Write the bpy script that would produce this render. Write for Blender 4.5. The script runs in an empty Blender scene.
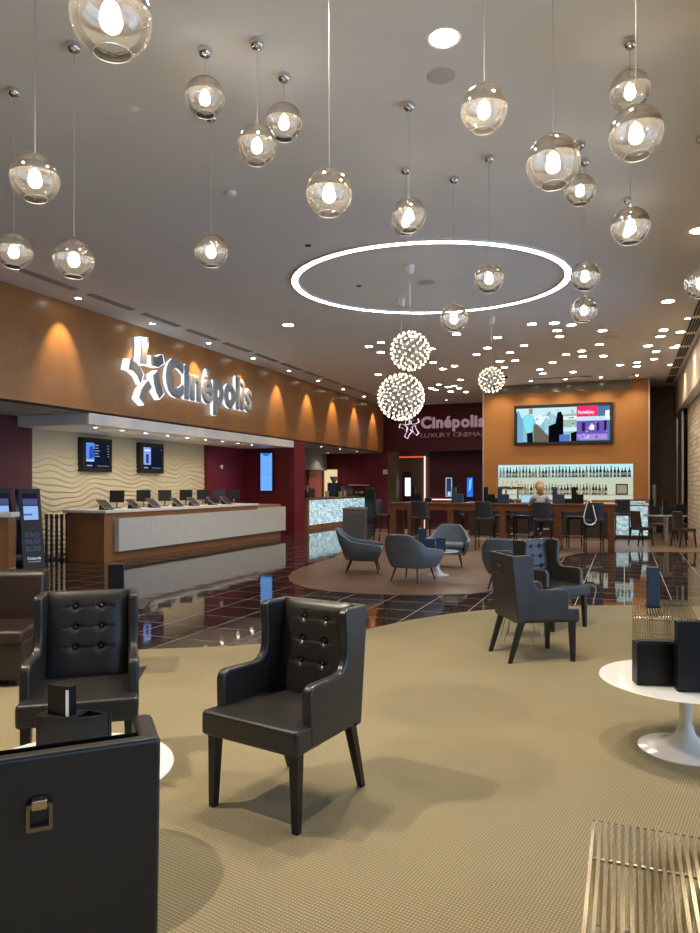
import bpy, math, random
from math import sin, cos, tan, atan2, pi, radians, sqrt
from mathutils import Vector, Matrix
random.seed(7)
SC = bpy.context.scene
COL = SC.collection

# ------------------------------------------------------------------ camera
TH = radians(21.4)          # the room's long axis (+Y) lies this far right of the view
EYE = 1.55
CEIL = 5.05
cam_d = bpy.data.cameras.new('camera'); cam = bpy.data.objects.new('camera', cam_d); COL.objects.link(cam)
cam.location = (0, 0, EYE); cam.rotation_euler = (pi/2, 0, TH)
cam_d.sensor_fit = 'VERTICAL'; cam_d.sensor_height = 36; cam_d.sensor_width = 36
cam_d.lens = 700/933*36; cam_d.shift_y = 19.5/933; cam_d.clip_start = .05; cam_d.clip_end = 200
SC.camera = cam
# ------------------------------------------------------------------ world, exposure
SC.view_settings.view_transform = 'Standard'; SC.view_settings.look = 'None'
SC.view_settings.gamma = 1; SC.view_settings.use_curve_mapping = False
SC.view_settings.exposure = 0.12
DAY = 2.5
W = bpy.data.worlds.new('world'); SC.world = W; W.use_nodes = True
wn = W.node_tree.nodes; bg = wn['Background']; bg.inputs[0].default_value = (.45, .66, 1, 1); bg.inputs[1].default_value = DAY
# strengths
K_CAN = 75.0      # scattered ceiling downlights (lens emission)
K_NEAR = 290.0    # power of lamps in the near ceiling downlights
K_WASH = 150.0     # wall washers on the bronze fascia
K_BULB = 34.0    # pendant bulbs
K_RING = 17.0
KS = 2.0          # every other small lamp

# ------------------------------------------------------------------ coordinates
def C(xc, d, z=0.0):
    return Vector((xc*cos(TH) - d*sin(TH), xc*sin(TH) + d*cos(TH), z))
def ray(px, py):
    u = (px-350)/700.
    return Vector((cos(TH)*u - sin(TH), sin(TH)*u + cos(TH), (486-py)/700.))
def F(px, py, z=0.0):
    r = ray(px, py); t = (z-EYE)/r.z
    return Vector((r.x*t, r.y*t, z))
def PX(px, py, X):
    r = ray(px, py); t = X/r.x
    return Vector((X, r.y*t, EYE+r.z*t))
def PY(px, py, Y):
    r = ray(px, py); t = Y/r.y
    return Vector((r.x*t, Y, EYE+r.z*t))

# ------------------------------------------------------------------ mesh helpers
class MB:
    def __init__(s): s.v=[]; s.f=[]; s.m=[]; s.cur=0; s.M=None
    def add(s, vs, fs):
        o=len(s.v)
        for p in vs:
            p=Vector(p); s.v.append(s.M@p if s.M else p)
        for f in fs: s.f.append([i+o for i in f]); s.m.append(s.cur)
        return s
    def box(s, x0,x1,y0,y1,z0,z1):
        return s.add([(x0,y0,z0),(x1,y0,z0),(x1,y1,z0),(x0,y1,z0),(x0,y0,z1),(x1,y0,z1),(x1,y1,z1),(x0,y1,z1)],
                     [(0,3,2,1),(4,5,6,7),(0,1,5,4),(1,2,6,5),(2,3,7,6),(3,0,4,7)])
    def frustum(s, c0, s0, c1, s1):       # tapered square bar between two centres
        vs=[]
        for c,h in ((c0,s0),(c1,s1)):
            for a,b in ((-1,-1),(1,-1),(1,1),(-1,1)): vs.append((c[0]+a*h, c[1]+b*h, c[2]))
        return s.add(vs, [(0,3,2,1),(4,5,6,7),(0,1,5,4),(1,2,6,5),(2,3,7,6),(3,0,4,7)])
    def cyl(s, p0, p1, r0, r1=None, n=12, caps=True):
        p0=Vector(p0); p1=Vector(p1); r1=r0 if r1 is None else r1
        d=(p1-p0).normalized(); a=d.orthogonal().normalized(); b=d.cross(a)
        vs=[]; 
        for p,r in ((p0,r0),(p1,r1)):
            for i in range(n):
                t=2*pi*i/n; vs.append(p+a*cos(t)*r+b*sin(t)*r)
        fs=[(i,(i+1)%n,n+(i+1)%n,n+i) for i in range(n)]
        if caps: fs += [tuple(range(n-1,-1,-1)), tuple(range(n,2*n))]
        return s.add(vs, fs)
    def lathe(s, prof, n=24, c=(0,0,0)):
        vs=[]; k=len(prof)
        for i in range(n):
            t=2*pi*i/n
            for r,z in prof: vs.append((c[0]+r*cos(t), c[1]+r*sin(t), c[2]+z))
        fs=[]
        for i in range(n):
            j=(i+1)%n
            for q in range(k-1): fs.append((i*k+q, j*k+q, j*k+q+1, i*k+q+1))
        return s.add(vs, fs)
    def sphere(s, c, r, n=12, m=8, sz=1.0):
        prof=[(max(1e-5,r*sin(pi*i/m)), -r*sz*cos(pi*i/m)) for i in range(m+1)]
        return s.lathe(prof, n, c)
    def prism(s, poly, to3, a, b):        # poly 2D points, to3(u,v,w) -> 3D, thickness a..b
        n=len(poly)
        vs=[to3(p[0],p[1],a) for p in poly]+[to3(p[0],p[1],b) for p in poly]
        fs=[tuple(range(n-1,-1,-1)), tuple(range(n,2*n))]+[(i,(i+1)%n,n+(i+1)%n,n+i) for i in range(n)]
        return s.add(vs, fs)
    def tube(s, pts, r, n=8):
        pts=[Vector(p) for p in pts]; k=len(pts); vs=[]
        up=None
        for i,p in enumerate(pts):
            d=(pts[min(i+1,k-1)]-pts[max(i-1,0)]).normalized()
            if up is None: a=d.orthogonal().normalized()
            else: a=(up-d*up.dot(d)).normalized()
            up=a; b=d.cross(a); rr=r[i] if isinstance(r,(list,tuple)) else r
            for j in range(n):
                t=2*pi*j/n; vs.append(p+a*cos(t)*rr+b*sin(t)*rr)
        fs=[]
        for i in range(k-1):
            for j in range(n):
                q=(j+1)%n; fs.append((i*n+j,i*n+q,(i+1)*n+q,(i+1)*n+j))
        fs+= [tuple(range(n-1,-1,-1)), tuple(range((k-1)*n,k*n))]
        return s.add(vs, fs)
    def grid(s, nu, nv, fn, close=False):
        vs=[fn(i/nu, j/nv) for i in range(nu+1) for j in range(nv+1)]
        fs=[(i*(nv+1)+j, (i+1)*(nv+1)+j, (i+1)*(nv+1)+j+1, i*(nv+1)+j+1) for i in range(nu) for j in range(nv)]
        return s.add(vs, fs)
    def quad(s, a,b,c,d): return s.add([a,b,c,d],[(0,1,2,3)])
    def build(s, name, mats, parent=None, bevel=0, seg=2, smooth=None, loc=None, fix=True):
        me=bpy.data.meshes.new(name); me.from_pydata([tuple(p) for p in s.v],[],s.f)
        if not isinstance(mats,(list,tuple)): mats=[mats]
        for m in mats: me.materials.append(m)
        me.polygons.foreach_set('material_index', s.m)
        if fix:
            import bmesh
            bm=bmesh.new(); bm.from_mesh(me); bmesh.ops.recalc_face_normals(bm, faces=bm.faces); bm.to_mesh(me); bm.free()
        o=bpy.data.objects.new(name, me); COL.objects.link(o)
        if smooth is not None or bevel:
            me.polygons.foreach_set('use_smooth',[True]*len(me.polygons))
            if smooth: me.set_sharp_from_angle(angle=radians(smooth))
        if bevel:
            md=o.modifiers.new('bevel','BEVEL'); md.width=bevel; md.segments=seg; md.limit_method='ANGLE'; md.angle_limit=radians(35); md.harden_normals=True
        if parent: o.parent=parent
        if loc is not None: o.location=loc
        return o
def mb(): return MB()

def tag(o, label=None, cat=None, group=None, kind=None):
    if label: o['label']=label
    if cat: o['category']=cat
    if group: o['group']=group
    if kind: o['kind']=kind
    return o
def thing(name, loc, rz=0, label=None, cat=None, group=None):
    o=bpy.data.objects.new(name, None); COL.objects.link(o); o.empty_display_size=.1
    o.location=loc; o.rotation_euler=(0,0,rz); return tag(o,label,cat,group)
KIDS={}
def kids(o): return [c for c in bpy.data.objects if c.parent==o]
def dup(root, loc, rz=None, label=None, group=None, scale=None):
    if root.name not in KIDS:
        KIDS[root.name]=[(c, kids(c)) for c in kids(root)]
    r=root.copy(); COL.objects.link(r); r.location=loc
    if rz is not None: r.rotation_euler=(0,0,rz)
    if scale: r.scale=scale
    if label: r['label']=label
    if group: r['group']=group
    for ch,gs in KIDS[root.name]:
        c=ch.copy(); COL.objects.link(c); c.parent=r
        for g in gs:
            d=g.copy(); COL.objects.link(d); d.parent=c
    return r
def struct(name, m, mats, **k):
    return tag(m.build(name, mats, **k), kind='structure')

# ------------------------------------------------------------------ materials
def mat(name, col=(.5,.5,.5), rough=.5, metal=0, emit=None, es=0, spec=.5, coat=0, sheen=0):
    m=bpy.data.materials.new(name); m.use_nodes=True
    b=m.node_tree.nodes['Principled BSDF']
    b.inputs['Base Color'].default_value=(*col,1); b.inputs['Roughness'].default_value=rough; b.inputs['Metallic'].default_value=metal
    b.inputs['Specular IOR Level'].default_value=spec
    b.inputs['Coat Weight'].default_value=coat
    if emit: b.inputs['Emission Color'].default_value=(*emit,1); b.inputs['Emission Strength'].default_value=es
    return m
def N(m,t,**kw):
    n=m.node_tree.nodes.new(t)
    for k,v in kw.items():
        if k in n.inputs: n.inputs[k].default_value=v
        else: setattr(n,k,v)
    return n
def L(m,a,b): m.node_tree.links.new(a,b)
def bsdf(m): return m.node_tree.nodes['Principled BSDF']
def ramp(m, fac, stops):
    r=N(m,'ShaderNodeValToRGB'); e=r.color_ramp.elements
    e[0].position=stops[0][0]; e[0].color=(*stops[0][1],1); e[1].position=stops[-1][0]; e[1].color=(*stops[-1][1],1)
    for p,c in stops[1:-1]:
        q=e.new(p); q.color=(*c,1)
    L(m,fac,r.inputs['Fac']); return r
def mapped(m, scale=(1,1,1), rot=(0,0,0), coord='Object'):
    tc=N(m,'ShaderNodeTexCoord'); mp=N(m,'ShaderNodeMapping'); mp.inputs['Scale'].default_value=scale; mp.inputs['Rotation'].default_value=rot
    L(m,tc.outputs[coord],mp.inputs['Vector']); return mp.outputs['Vector']
def bump(m, h, st=.3, dist=.01):
    b=N(m,'ShaderNodeBump'); b.inputs['Strength'].default_value=st; b.inputs['Distance'].default_value=dist
    L(m,h,b.inputs['Height']); L(m,b.outputs['Normal'],bsdf(m).inputs['Normal'])
def mottled(name, c1, c2, scale=5, rough=.5, bs=0, bscale=60, bd=.002, **k):
    m=mat(name,c1,rough,**k); v=mapped(m); n=N(m,'ShaderNodeTexNoise'); n.inputs['Scale'].default_value=scale; n.inputs['Detail'].default_value=4
    L(m,v,n.inputs['Vector']); r=ramp(m,n.outputs['Fac'],[(.3,c1),(.7,c2)]); L(m,r.outputs['Color'],bsdf(m).inputs['Base Color'])
    if bs:
        n2=N(m,'ShaderNodeTexNoise'); n2.inputs['Scale'].default_value=bscale; L(m,v,n2.inputs['Vector']); bump(m,n2.outputs['Fac'],bs,bd)
    return m
def wood(name, c1, c2, scale=(1,1,1), rough=.35, bands=12, **k):
    m=mat(name,c1,rough,**k); v=mapped(m,scale); n=N(m,'ShaderNodeTexNoise'); n.inputs['Scale'].default_value=bands; n.inputs['Detail'].default_value=6; n.inputs['Distortion'].default_value=.6
    L(m,v,n.inputs['Vector']); r=ramp(m,n.outputs['Fac'],[(.3,c1),(.7,c2)]); L(m,r.outputs['Color'],bsdf(m).inputs['Base Color']); return m
def emis(name, col, s):
    m=bpy.data.materials.new(name); m.use_nodes=True; nt=m.node_tree; nt.nodes.clear()
    e=nt.nodes.new('ShaderNodeEmission'); e.inputs[0].default_value=(*col,1); e.inputs[1].default_value=s
    o=nt.nodes.new('ShaderNodeOutputMaterial'); nt.links.new(e.outputs[0],o.inputs[0]); return m

M={}
M['plaster']=mottled('ceiling_plaster',(.76,.76,.73),(.79,.79,.76),2,.85)
M['bronze']=wood('bronze_laminate',(.36,.165,.055),(.42,.20,.07),(6,.6,.6),.28,4,spec=.5)
M['orange']=mottled('orange_paint',(.43,.175,.038),(.47,.195,.045),1.2,.6)
M['red']=mottled('deep_red_paint',(.17,.010,.020),(.20,.013,.024),1.5,.55)
M['darkred']=mottled('dark_red_paint',(.085,.006,.012),(.10,.008,.014),1.5,.55)
M['maroon']=mottled('maroon_paint',(.10,.022,.035),(.115,.026,.04),1.5,.6)
M['brownwall']=mottled('brown_wall',(.15,.085,.045),(.17,.10,.055),1.5,.55)
M['tanwall']=mottled('tan_wall_paint',(.42,.32,.22),(.46,.35,.25),1.5,.7)
M['white']=mat('white_paint',(.88,.88,.87),.4)
M['whitegloss']=mat('white_gloss_lacquer',(.82,.82,.81),.12,coat=.5)
M['greywhite']=mottled('pale_stone_panel',(.62,.62,.58),(.68,.68,.64),8,.3)
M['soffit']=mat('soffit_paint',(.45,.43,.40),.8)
M['trimwhite']=mat('pale_metal_trim',(.60,.60,.60),.35,metal=.3)
M['bandglass']=mat('grey_green_glass_band',(.20,.20,.155),.15,spec=.6)
M['counterwood']=wood('warm_counter_wood',(.30,.135,.055),(.36,.175,.075),(.5,1,6),.35,6)
M['tablewood']=wood('reddish_brown_wood',(.115,.042,.020),(.17,.066,.032),(1,1,5),.22,5)
M['chrome']=mat('chrome',(.75,.75,.76),.08,metal=1)
M['steel']=mat('brushed_steel',(.55,.56,.58),.3,metal=1)
M['black']=mat('black_plastic',(.012,.012,.013),.35)
M['blacksatin']=mat('black_card',(.004,.0045,.007),.38,spec=.35)
M['legblack']=mat('black_lacquered_wood',(.008,.007,.007),.35)
M['navy']=mat('dark_blue_card',(.018,.042,.085),.4)
M['vent']=mat('vent_shadow',(.02,.02,.02),.8)
M['ventslat']=mat('vent_slat',(.40,.38,.35),.5)
M['grey']=mat('grey_plastic',(.20,.20,.21),.45)
M['bin']=mat('bin_grey_metal',(.13,.13,.14),.4,metal=.3)
M['skin']=mat('skin',(.55,.30,.20),.5)
M['hair']=mottled('blond_hair',(.30,.17,.07),(.42,.26,.12),30,.5)
M['shirt']=mat('grey_shirt',(.32,.31,.31),.8)
M['trousers']=mat('black_trousers',(.02,.02,.024),.8)
def leather(name,c1,c2,r=.34):
    m=mottled(name,c1,c2,6,r,bs=.10,bscale=180,bd=.002,spec=.6); return m
M['leather']=leather('charcoal_leather',(.019,.018,.017),(.025,.023,.022),.32)
M['brownleather']=leather('dark_brown_leather',(.018,.010,.008),(.026,.015,.011),.32)
M['vinyl']=mat('bar_seat_vinyl',(.022,.026,.040),.42)
M['brownvinyl']=mat('brown_seat_vinyl',(.040,.024,.018),.42)
M['tubfabric']=mottled('blue_grey_upholstery',(.10,.125,.15),(.12,.15,.18),8,.6)
M['brass']=mat('champagne_brass',(.66,.58,.42),.16,metal=1)
M['brassdull']=mat('aged_brass',(.30,.26,.17),.35,metal=1)

# glossy dark floor tiles
m=mat('polished_dark_tile',(.03,.02,.016),.05,spec=.75); v=mapped(m)
n=N(m,'ShaderNodeTexBrick'); n.offset=0.0; n.inputs['Scale'].default_value=1.0
n.inputs['Brick Width'].default_value=.6; n.inputs['Row Height'].default_value=.6; n.inputs['Mortar Size'].default_value=.006; n.inputs['Mortar Smooth'].default_value=.3
n.inputs['Color1'].default_value=(.024,.015,.012,1); n.inputs['Color2'].default_value=(.040,.026,.021,1); n.inputs['Mortar'].default_value=(.30,.27,.24,1)
L(m,v,n.inputs['Vector'])
vo=N(m,'ShaderNodeTexNoise'); vo.inputs['Scale'].default_value=1.3; vo.inputs['Detail'].default_value=8; vo.inputs['Distortion'].default_value=1.6; L(m,v,vo.inputs['Vector'])
r=ramp(m,vo.outputs['Fac'],[(.492,(0,0,0)),(.5,(.16,.14,.13)),(.508,(0,0,0))])
mx=N(m,'ShaderNodeMix',data_type='RGBA',blend_type='ADD'); mx.inputs[0].default_value=.35
L(m,n.outputs['Color'],mx.inputs[6]); L(m,r.outputs['Color'],mx.inputs[7]); L(m,mx.outputs[2],bsdf(m).inputs['Base Color'])
L(m,ramp(m,n.outputs['Fac'],[(0,(.045,)*3),(1,(.5,)*3)]).outputs['Color'],bsdf(m).inputs['Roughness'])
n3=N(m,'ShaderNodeTexNoise'); n3.inputs['Scale'].default_value=2.2; n3.inputs['Detail'].default_value=1; L(m,v,n3.inputs['Vector']); bump(m,n3.outputs['Fac'],.22,.006)
M['tile']=m
# woven carpet
m=mat('woven_beige_carpet',(.40,.33,.20),.95,spec=.1); v=mapped(m,(1,1,1),(0,0,.2))
def weave(m,v,s):
    w1=N(m,'ShaderNodeTexWave'); w1.bands_direction='X'; w1.inputs['Scale'].default_value=s; w1.inputs['Distortion'].default_value=1.2; w1.inputs['Detail'].default_value=1
    w2=N(m,'ShaderNodeTexWave'); w2.bands_direction='Y'; w2.inputs['Scale'].default_value=s*.8; w2.inputs['Distortion'].default_value=1.2; w2.inputs['Detail'].default_value=1
    L(m,v,w1.inputs['Vector']); L(m,v,w2.inputs['Vector'])
    a=N(m,'ShaderNodeMath',operation='MULTIPLY'); L(m,w1.outputs['Fac'],a.inputs[0]); L(m,w2.outputs['Fac'],a.inputs[1]); return a.outputs[0]
h=weave(m,v,24)
r=ramp(m,h,[(0,(.205,.170,.098)),(.45,(.362,.306,.188))]); nn=N(m,'ShaderNodeTexNoise'); nn.inputs['Scale'].default_value=.9; L(m,v,nn.inputs['Vector'])
r2=ramp(m,nn.outputs['Fac'],[(.3,(.90,.90,.90)),(.7,(1.04,1.04,1.04))])
mx=N(m,'ShaderNodeMix',data_type='RGBA',blend_type='MULTIPLY'); mx.inputs[0].default_value=1; L(m,r.outputs['Color'],mx.inputs[6]); L(m,r2.outputs['Color'],mx.inputs[7]); L(m,mx.outputs[2],bsdf(m).inputs['Base Color'])
bump(m,h,.5,.004); M['carpet']=m
# wood-look planks
m=mat('brown_wood_planks',(.13,.08,.05),.32); v=mapped(m)
n=N(m,'ShaderNodeTexBrick'); n.inputs['Scale'].default_value=1; n.inputs['Brick Width'].default_value=1.2; n.inputs['Row Height'].default_value=.18; n.inputs['Mortar Size'].default_value=.003
n.inputs['Color1'].default_value=(.14,.085,.054,1); n.inputs['Color2'].default_value=(.225,.135,.085,1); n.inputs['Mortar'].default_value=(.05,.03,.02,1); L(m,v,n.inputs['Vector'])
v2=mapped(m,(1,9,1)); nn=N(m,'ShaderNodeTexNoise'); nn.inputs['Scale'].default_value=3; nn.inputs['Detail'].default_value=6; L(m,v2,nn.inputs['Vector'])
r2=ramp(m,nn.outputs['Fac'],[(.3,(.7,.7,.7)),(.7,(1.1,1.1,1.1))])
mx=N(m,'ShaderNodeMix',data_type='RGBA',blend_type='MULTIPLY'); mx.inputs[0].default_value=1; L(m,n.outputs['Color'],mx.inputs[6]); L(m,r2.outputs['Color'],mx.inputs[7]); L(m,mx.outputs[2],bsdf(m).inputs['Base Color'])
M['planks']=m
# stacked stone
m=mat('stacked_stone',(.5,.4,.27),.85); v=mapped(m)
n=N(m,'ShaderNodeTexBrick'); n.inputs['Scale'].default_value=1; n.inputs['Brick Width'].default_value=.5; n.inputs['Row Height'].default_value=.13; n.inputs['Mortar Size'].default_value=.008
n.inputs['Color1'].default_value=(.50,.40,.27,1); n.inputs['Color2'].default_value=(.68,.58,.44,1); n.inputs['Mortar'].default_value=(.26,.19,.12,1)
sp=N(m,'ShaderNodeSeparateXYZ'); cb=N(m,'ShaderNodeCombineXYZ'); L(m,v,sp.inputs[0]); ad=N(m,'ShaderNodeMath',operation='ADD'); L(m,sp.outputs[0],ad.inputs[0]); L(m,sp.outputs[1],ad.inputs[1])
L(m,ad.outputs[0],cb.inputs[0]); L(m,sp.outputs[2],cb.inputs[1]); L(m,cb.outputs[0],n.inputs['Vector'])
L(m,n.outputs['Color'],bsdf(m).inputs['Base Color']); nn=N(m,'ShaderNodeTexNoise'); nn.inputs['Scale'].default_value=9; L(m,v,nn.inputs['Vector']); bump(m,nn.outputs['Fac'],.8,.05); M['stone']=m
# backlit glass mosaics
def mosaic(name, bw, rh, s):
    m=mat(name,(.3,.4,.45),.2); v=mapped(m); n=N(m,'ShaderNodeTexBrick'); n.inputs['Scale'].default_value=1
    n.inputs['Brick Width'].default_value=bw; n.inputs['Row Height'].default_value=rh; n.inputs['Mortar Size'].default_value=rh*.07
    n.inputs['Color1'].default_value=(.10,.36,.46,1); n.inputs['Color2'].default_value=(.80,.95,1,1); n.inputs['Mortar'].default_value=(.03,.07,.08,1)
    sp=N(m,'ShaderNodeSeparateXYZ'); cb=N(m,'ShaderNodeCombineXYZ'); L(m,v,sp.inputs[0]); ad=N(m,'ShaderNodeMath',operation='ADD'); L(m,sp.outputs[0],ad.inputs[0]); L(m,sp.outputs[1],ad.inputs[1])
    L(m,ad.outputs[0],cb.inputs[0]); L(m,sp.outputs[2],cb.inputs[1]); L(m,cb.outputs[0],n.inputs['Vector'])
    L(m,n.outputs['Color'],bsdf(m).inputs['Emission Color']); bsdf(m).inputs['Emission Strength'].default_value=s; return m
M['mosaic']=mosaic('backlit_glass_mosaic',.16,.075,.95)
M['barmosaic']=mosaic('bar_glass_mosaic',.07,.045,.75)
# window pane
def glassy(name, tint, fac, rough=.02):
    m=bpy.data.materials.new(name); m.use_nodes=True; nt=m.node_tree; nt.nodes.clear()
    t=nt.nodes.new('ShaderNodeBsdfTransparent'); t.inputs[0].default_value=(*tint,1); g=nt.nodes.new('ShaderNodeBsdfGlossy'); g.inputs['Roughness'].default_value=rough
    x=nt.nodes.new('ShaderNodeMixShader'); fr=nt.nodes.new('ShaderNodeLayerWeight'); fr.inputs['Blend'].default_value=fac
    o=nt.nodes.new('ShaderNodeOutputMaterial'); nt.links.new(fr.outputs['Fresnel'],x.inputs[0]); nt.links.new(t.outputs[0],x.inputs[1]); nt.links.new(g.outputs[0],x.inputs[2]); nt.links.new(x.outputs[0],o.inputs[0]); return m
M['pane']=glassy('window_pane',(.9,.95,.98),.25)
M['cord']=mat('pale_cord',(.40,.40,.39),.4)
# pendant globe: smoky upper half, mirrored girdle, clear bottom
m=bpy.data.materials.new('smoked_mirror_globe'); m.use_nodes=True; nt=m.node_tree; nt.nodes.clear()
def nn_(t): return nt.nodes.new(t)
tc=nn_('ShaderNodeTexCoord'); sp=nn_('ShaderNodeSeparateXYZ'); nt.links.new(tc.outputs['Object'],sp.inputs[0])
mr=nn_('ShaderNodeMapRange'); mr.inputs['From Min'].default_value=-.155; mr.inputs['From Max'].default_value=.155; nt.links.new(sp.outputs['Z'],mr.inputs['Value'])
cr=nn_('ShaderNodeValToRGB'); e=cr.color_ramp.elements; e[0].position=0; e[0].color=(.05,.05,.05,1); e[1].position=1; e[1].color=(.36,.36,.36,1)
for p,c in ((.22,.07),(.44,.16),(.52,.28),(.535,.80),(.60,.62),(.70,.42)):
    q=e.new(p); q.color=(c,c,c,1)
nt.links.new(mr.outputs[0],cr.inputs[0])
lw=nn_('ShaderNodeLayerWeight'); lw.inputs['Blend'].default_value=.22
mxm=nn_('ShaderNodeMath'); mxm.operation='MAXIMUM'; nt.links.new(cr.outputs[0],mxm.inputs[0]); nt.links.new(lw.outputs['Fresnel'],mxm.inputs[1])
tr=nn_('ShaderNodeBsdfTransparent'); tr.inputs[0].default_value=(.97,.95,.91,1); gl=nn_('ShaderNodeBsdfGlossy'); gl.inputs['Roughness'].default_value=.03; gl.inputs['Color'].default_value=(.84,.80,.76,1)
tint=nn_('ShaderNodeValToRGB'); e=tint.color_ramp.elements; e[0].position=.50; e[0].color=(.98,.96,.92,1); e[1].position=.54; e[1].color=(.74,.70,.66,1); nt.links.new(mr.outputs[0],tint.inputs[0]); nt.links.new(tint.outputs[0],tr.inputs[0])
xm=nn_('ShaderNodeMixShader'); nt.links.new(mxm.outputs[0],xm.inputs[0]); nt.links.new(tr.outputs[0],xm.inputs[1]); nt.links.new(gl.outputs[0],xm.inputs[2])
tl=nn_('ShaderNodeBsdfTranslucent'); tl.inputs[0].default_value=(.95,.92,.85,1)
cr2=nn_('ShaderNodeValToRGB'); e=cr2.color_ramp.elements; e[0].position=.05; e[0].color=(.02,.02,.02,1); e[1].position=.60; e[1].color=(.02,.02,.02,1)
q=e.new(.34); q.color=(.07,.07,.07,1); q=e.new(.51); q.color=(.14,.14,.14,1); q=e.new(.54); q.color=(.0,.0,.0,1)
nt.links.new(mr.outputs[0],cr2.inputs[0]); xm2=nn_('ShaderNodeMixShader'); nt.links.new(cr2.outputs[0],xm2.inputs[0]); nt.links.new(xm.outputs[0],xm2.inputs[1]); nt.links.new(tl.outputs[0],xm2.inputs[2])
o=nn_('ShaderNodeOutputMaterial'); nt.links.new(xm2.outputs[0],o.inputs[0]); M['globe']=m
M['bulb']=emis('warm_bulb',(1,.86,.68),K_BULB)
M['star']=emis('chandelier_bulb',(1,.84,.58),3.2)
M['can']=emis('downlight_lens',(1,.90,.76),K_CAN)
M['canface']=emis('downlight_face',(1,.92,.80),6)
M['ring']=emis('ring_diffuser',(1,.97,.92),K_RING)
M['signwhite']=emis('sign_white_glow',(.78,.88,1),1.4)
M['signface']=mat('sign_grey_face',(.42,.44,.50),.4,metal=.1)
M['mauve']=emis('mauve_letter_glow',(.62,.36,.42),.42)
M['mauvedim']=emis('dim_mauve_letter',(.45,.25,.27),.30)
M['lilac']=emis('lilac_white_glow',(.92,.80,1),1.2)
M['neon']=emis('red_white_neon',(1,.62,.52),1.5)
M['neonred']=emis('red_neon',(1,.12,.08),.9)
M['barglow']=emis('bar_backlit_panel',(.52,.84,.86),.92)
M['barglow2']=emis('bar_lower_panel',(.70,.76,.60),.75)
M['yellowglow']=emis('kitchen_glow_wall',(1,.80,.42),.75)  # emission gives this wall its lit look

# ------------------------------------------------------------------ structure
X0,X1,XR=-9.9,-11.75,1.62
YB,YF=-5.0,29.3
def slab(name, m, b, **k): return struct(name, mb().box(*b), m, **k)
slab('floor', M['tile'], (-14.5,3.2,YB-.2,33,-.1,0))
slab('ceiling', M['plaster'], (-10.1,3.2,YB-.2,33,CEIL,CEIL+.1))
# carpet island
def smoothpoly(pts, n=8):
    out=[]; k=len(pts)
    for i in range(k):
        p0,p1,p2,p3=[Vector(pts[(i+j-1)%k]) for j in range(4)]
        for q in range(n):
            t=q/n; out.append(.5*((2*p1)+(-p0+p2)*t+(2*p0-5*p1+4*p2-p3)*t*t+(-p0+3*p1-3*p2+p3)*t**3))
    return out
cp=[F(*p).xy for p in [(-60,672),(60,660),(140,650.5),(205,648),(265,644),(320,638),(370,629),(420,619),(480,611),(560,607),(640,605.5),(700,607),(760,611)]]
cpts=[tuple(p) for p in cp]+[(2.6,5),(2.6,-1),(2.4,-4.4),(-4,-4.6),(-8,-4),(-8.2,1.5)]
sm=smoothpoly(cpts); sm=[(min(p.x,1.85),p.y) for p in sm]
struct('floor_carpet', mb().prism(sm, lambda u,v,w:(u,v,w), 0, .008), M['carpet'])
wp=[(288.3,576.5),(289.5,580.5),(295,584.5),(308,588.3),(330,591.7),(357,593.5),(395,595),(428,595),(470,594),(505,589),(532,580),(548,568),(560,558),(578,553.5),(600,552.6),(640,552.2),(700,552.5)]
wpts=[tuple(F(*p).xy) for p in wp]
back=[(2.0,18.5),(2.0,26.9),(-4.6,24.4),(-8.4,24.0)]+[tuple(F(*p).xy) for p in [(372,538),(352,548),(334,557.5),(318,562.5),(302,567.5),(292,572)]]
sm=wpts+back
struct('floor_wood', mb().prism(sm, lambda u,v,w:(u,v,w), 0, .005), M['planks'])
# left: bronze fascia over the ticket lobby
slab('wall_left', M['bronze'], (X0-.2,X0,YB,YF,3.02,CEIL))
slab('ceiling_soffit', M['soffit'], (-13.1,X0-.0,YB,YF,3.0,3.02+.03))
slab('trim_1', M['vent'], (X0-.005,X0+.01,YB,YF,3.0,3.03))
slab('wall_left_red', M['maroon'], (X1-.2,X1,YB,11.42,0,3.0))
# wavy cream wall
def wav(y,z):
    w = .05*sin(y*1.55+z*1.1)+.045*sin(y*3.3-z*2.2+1.0)+.025*sin(y*6.1+z*3.5)
    f = (z+w*1.35)*8.6
    a = .036 if z<1.8 else .036*max(.16,1-(z-1.8)/.6)
    fr = f-math.floor(f)
    return a*((1-fr) if fr>.16 else .84*fr/.16)
yw0,yw1=11.42,18.15
me_=mb().grid(120,360,lambda a,b:(X1-.12+wav(yw0+(yw1-yw0)*a,2.8*b), yw0+(yw1-yw0)*a, 3.0*b))
struct('wall_left_wave', me_, mat('cream_wave_panel',(.66,.58,.40),.55), smooth=60, fix=False)
slab('wall_left_inner', M['red'], (X1-.3,X1-.13,11.42,20.4,0,3.0))
slab('wall_left_return', M['red'], (X1-.15,X1,18.15,20.4,0,3.0))
slab('wall_left_cross', M['red'], (X1,X0-.02,20.3,21.0,0,3.0), )
slab('wall_left_edge', M['red'], (X0-.15,X0+.05,20.25,21.02,0,3.0))
# dropped white canopy with its cans
slab('trim_canopy', M['white'], (X1+.005,X0+.03,11.03,20.3,2.78,3.0))
# concession recess
slab('wall_left_concession', M['red'], (-13.1,-12.9,21.0,YF,0,3.0))
slab('wall_left_bulkhead', mat('bulkhead_grey',(.42,.40,.38),.7), (-12.9,-12.6,21.0,29.3,2.25,3.0))
slab('wall_left_panel', mat('coral_panel',(.62,.075,.075),.5), (-12.9,-12.85,27.9,29.28,.0,2.24))  # red panel, the light falling on it put into its lighter colour
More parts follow.
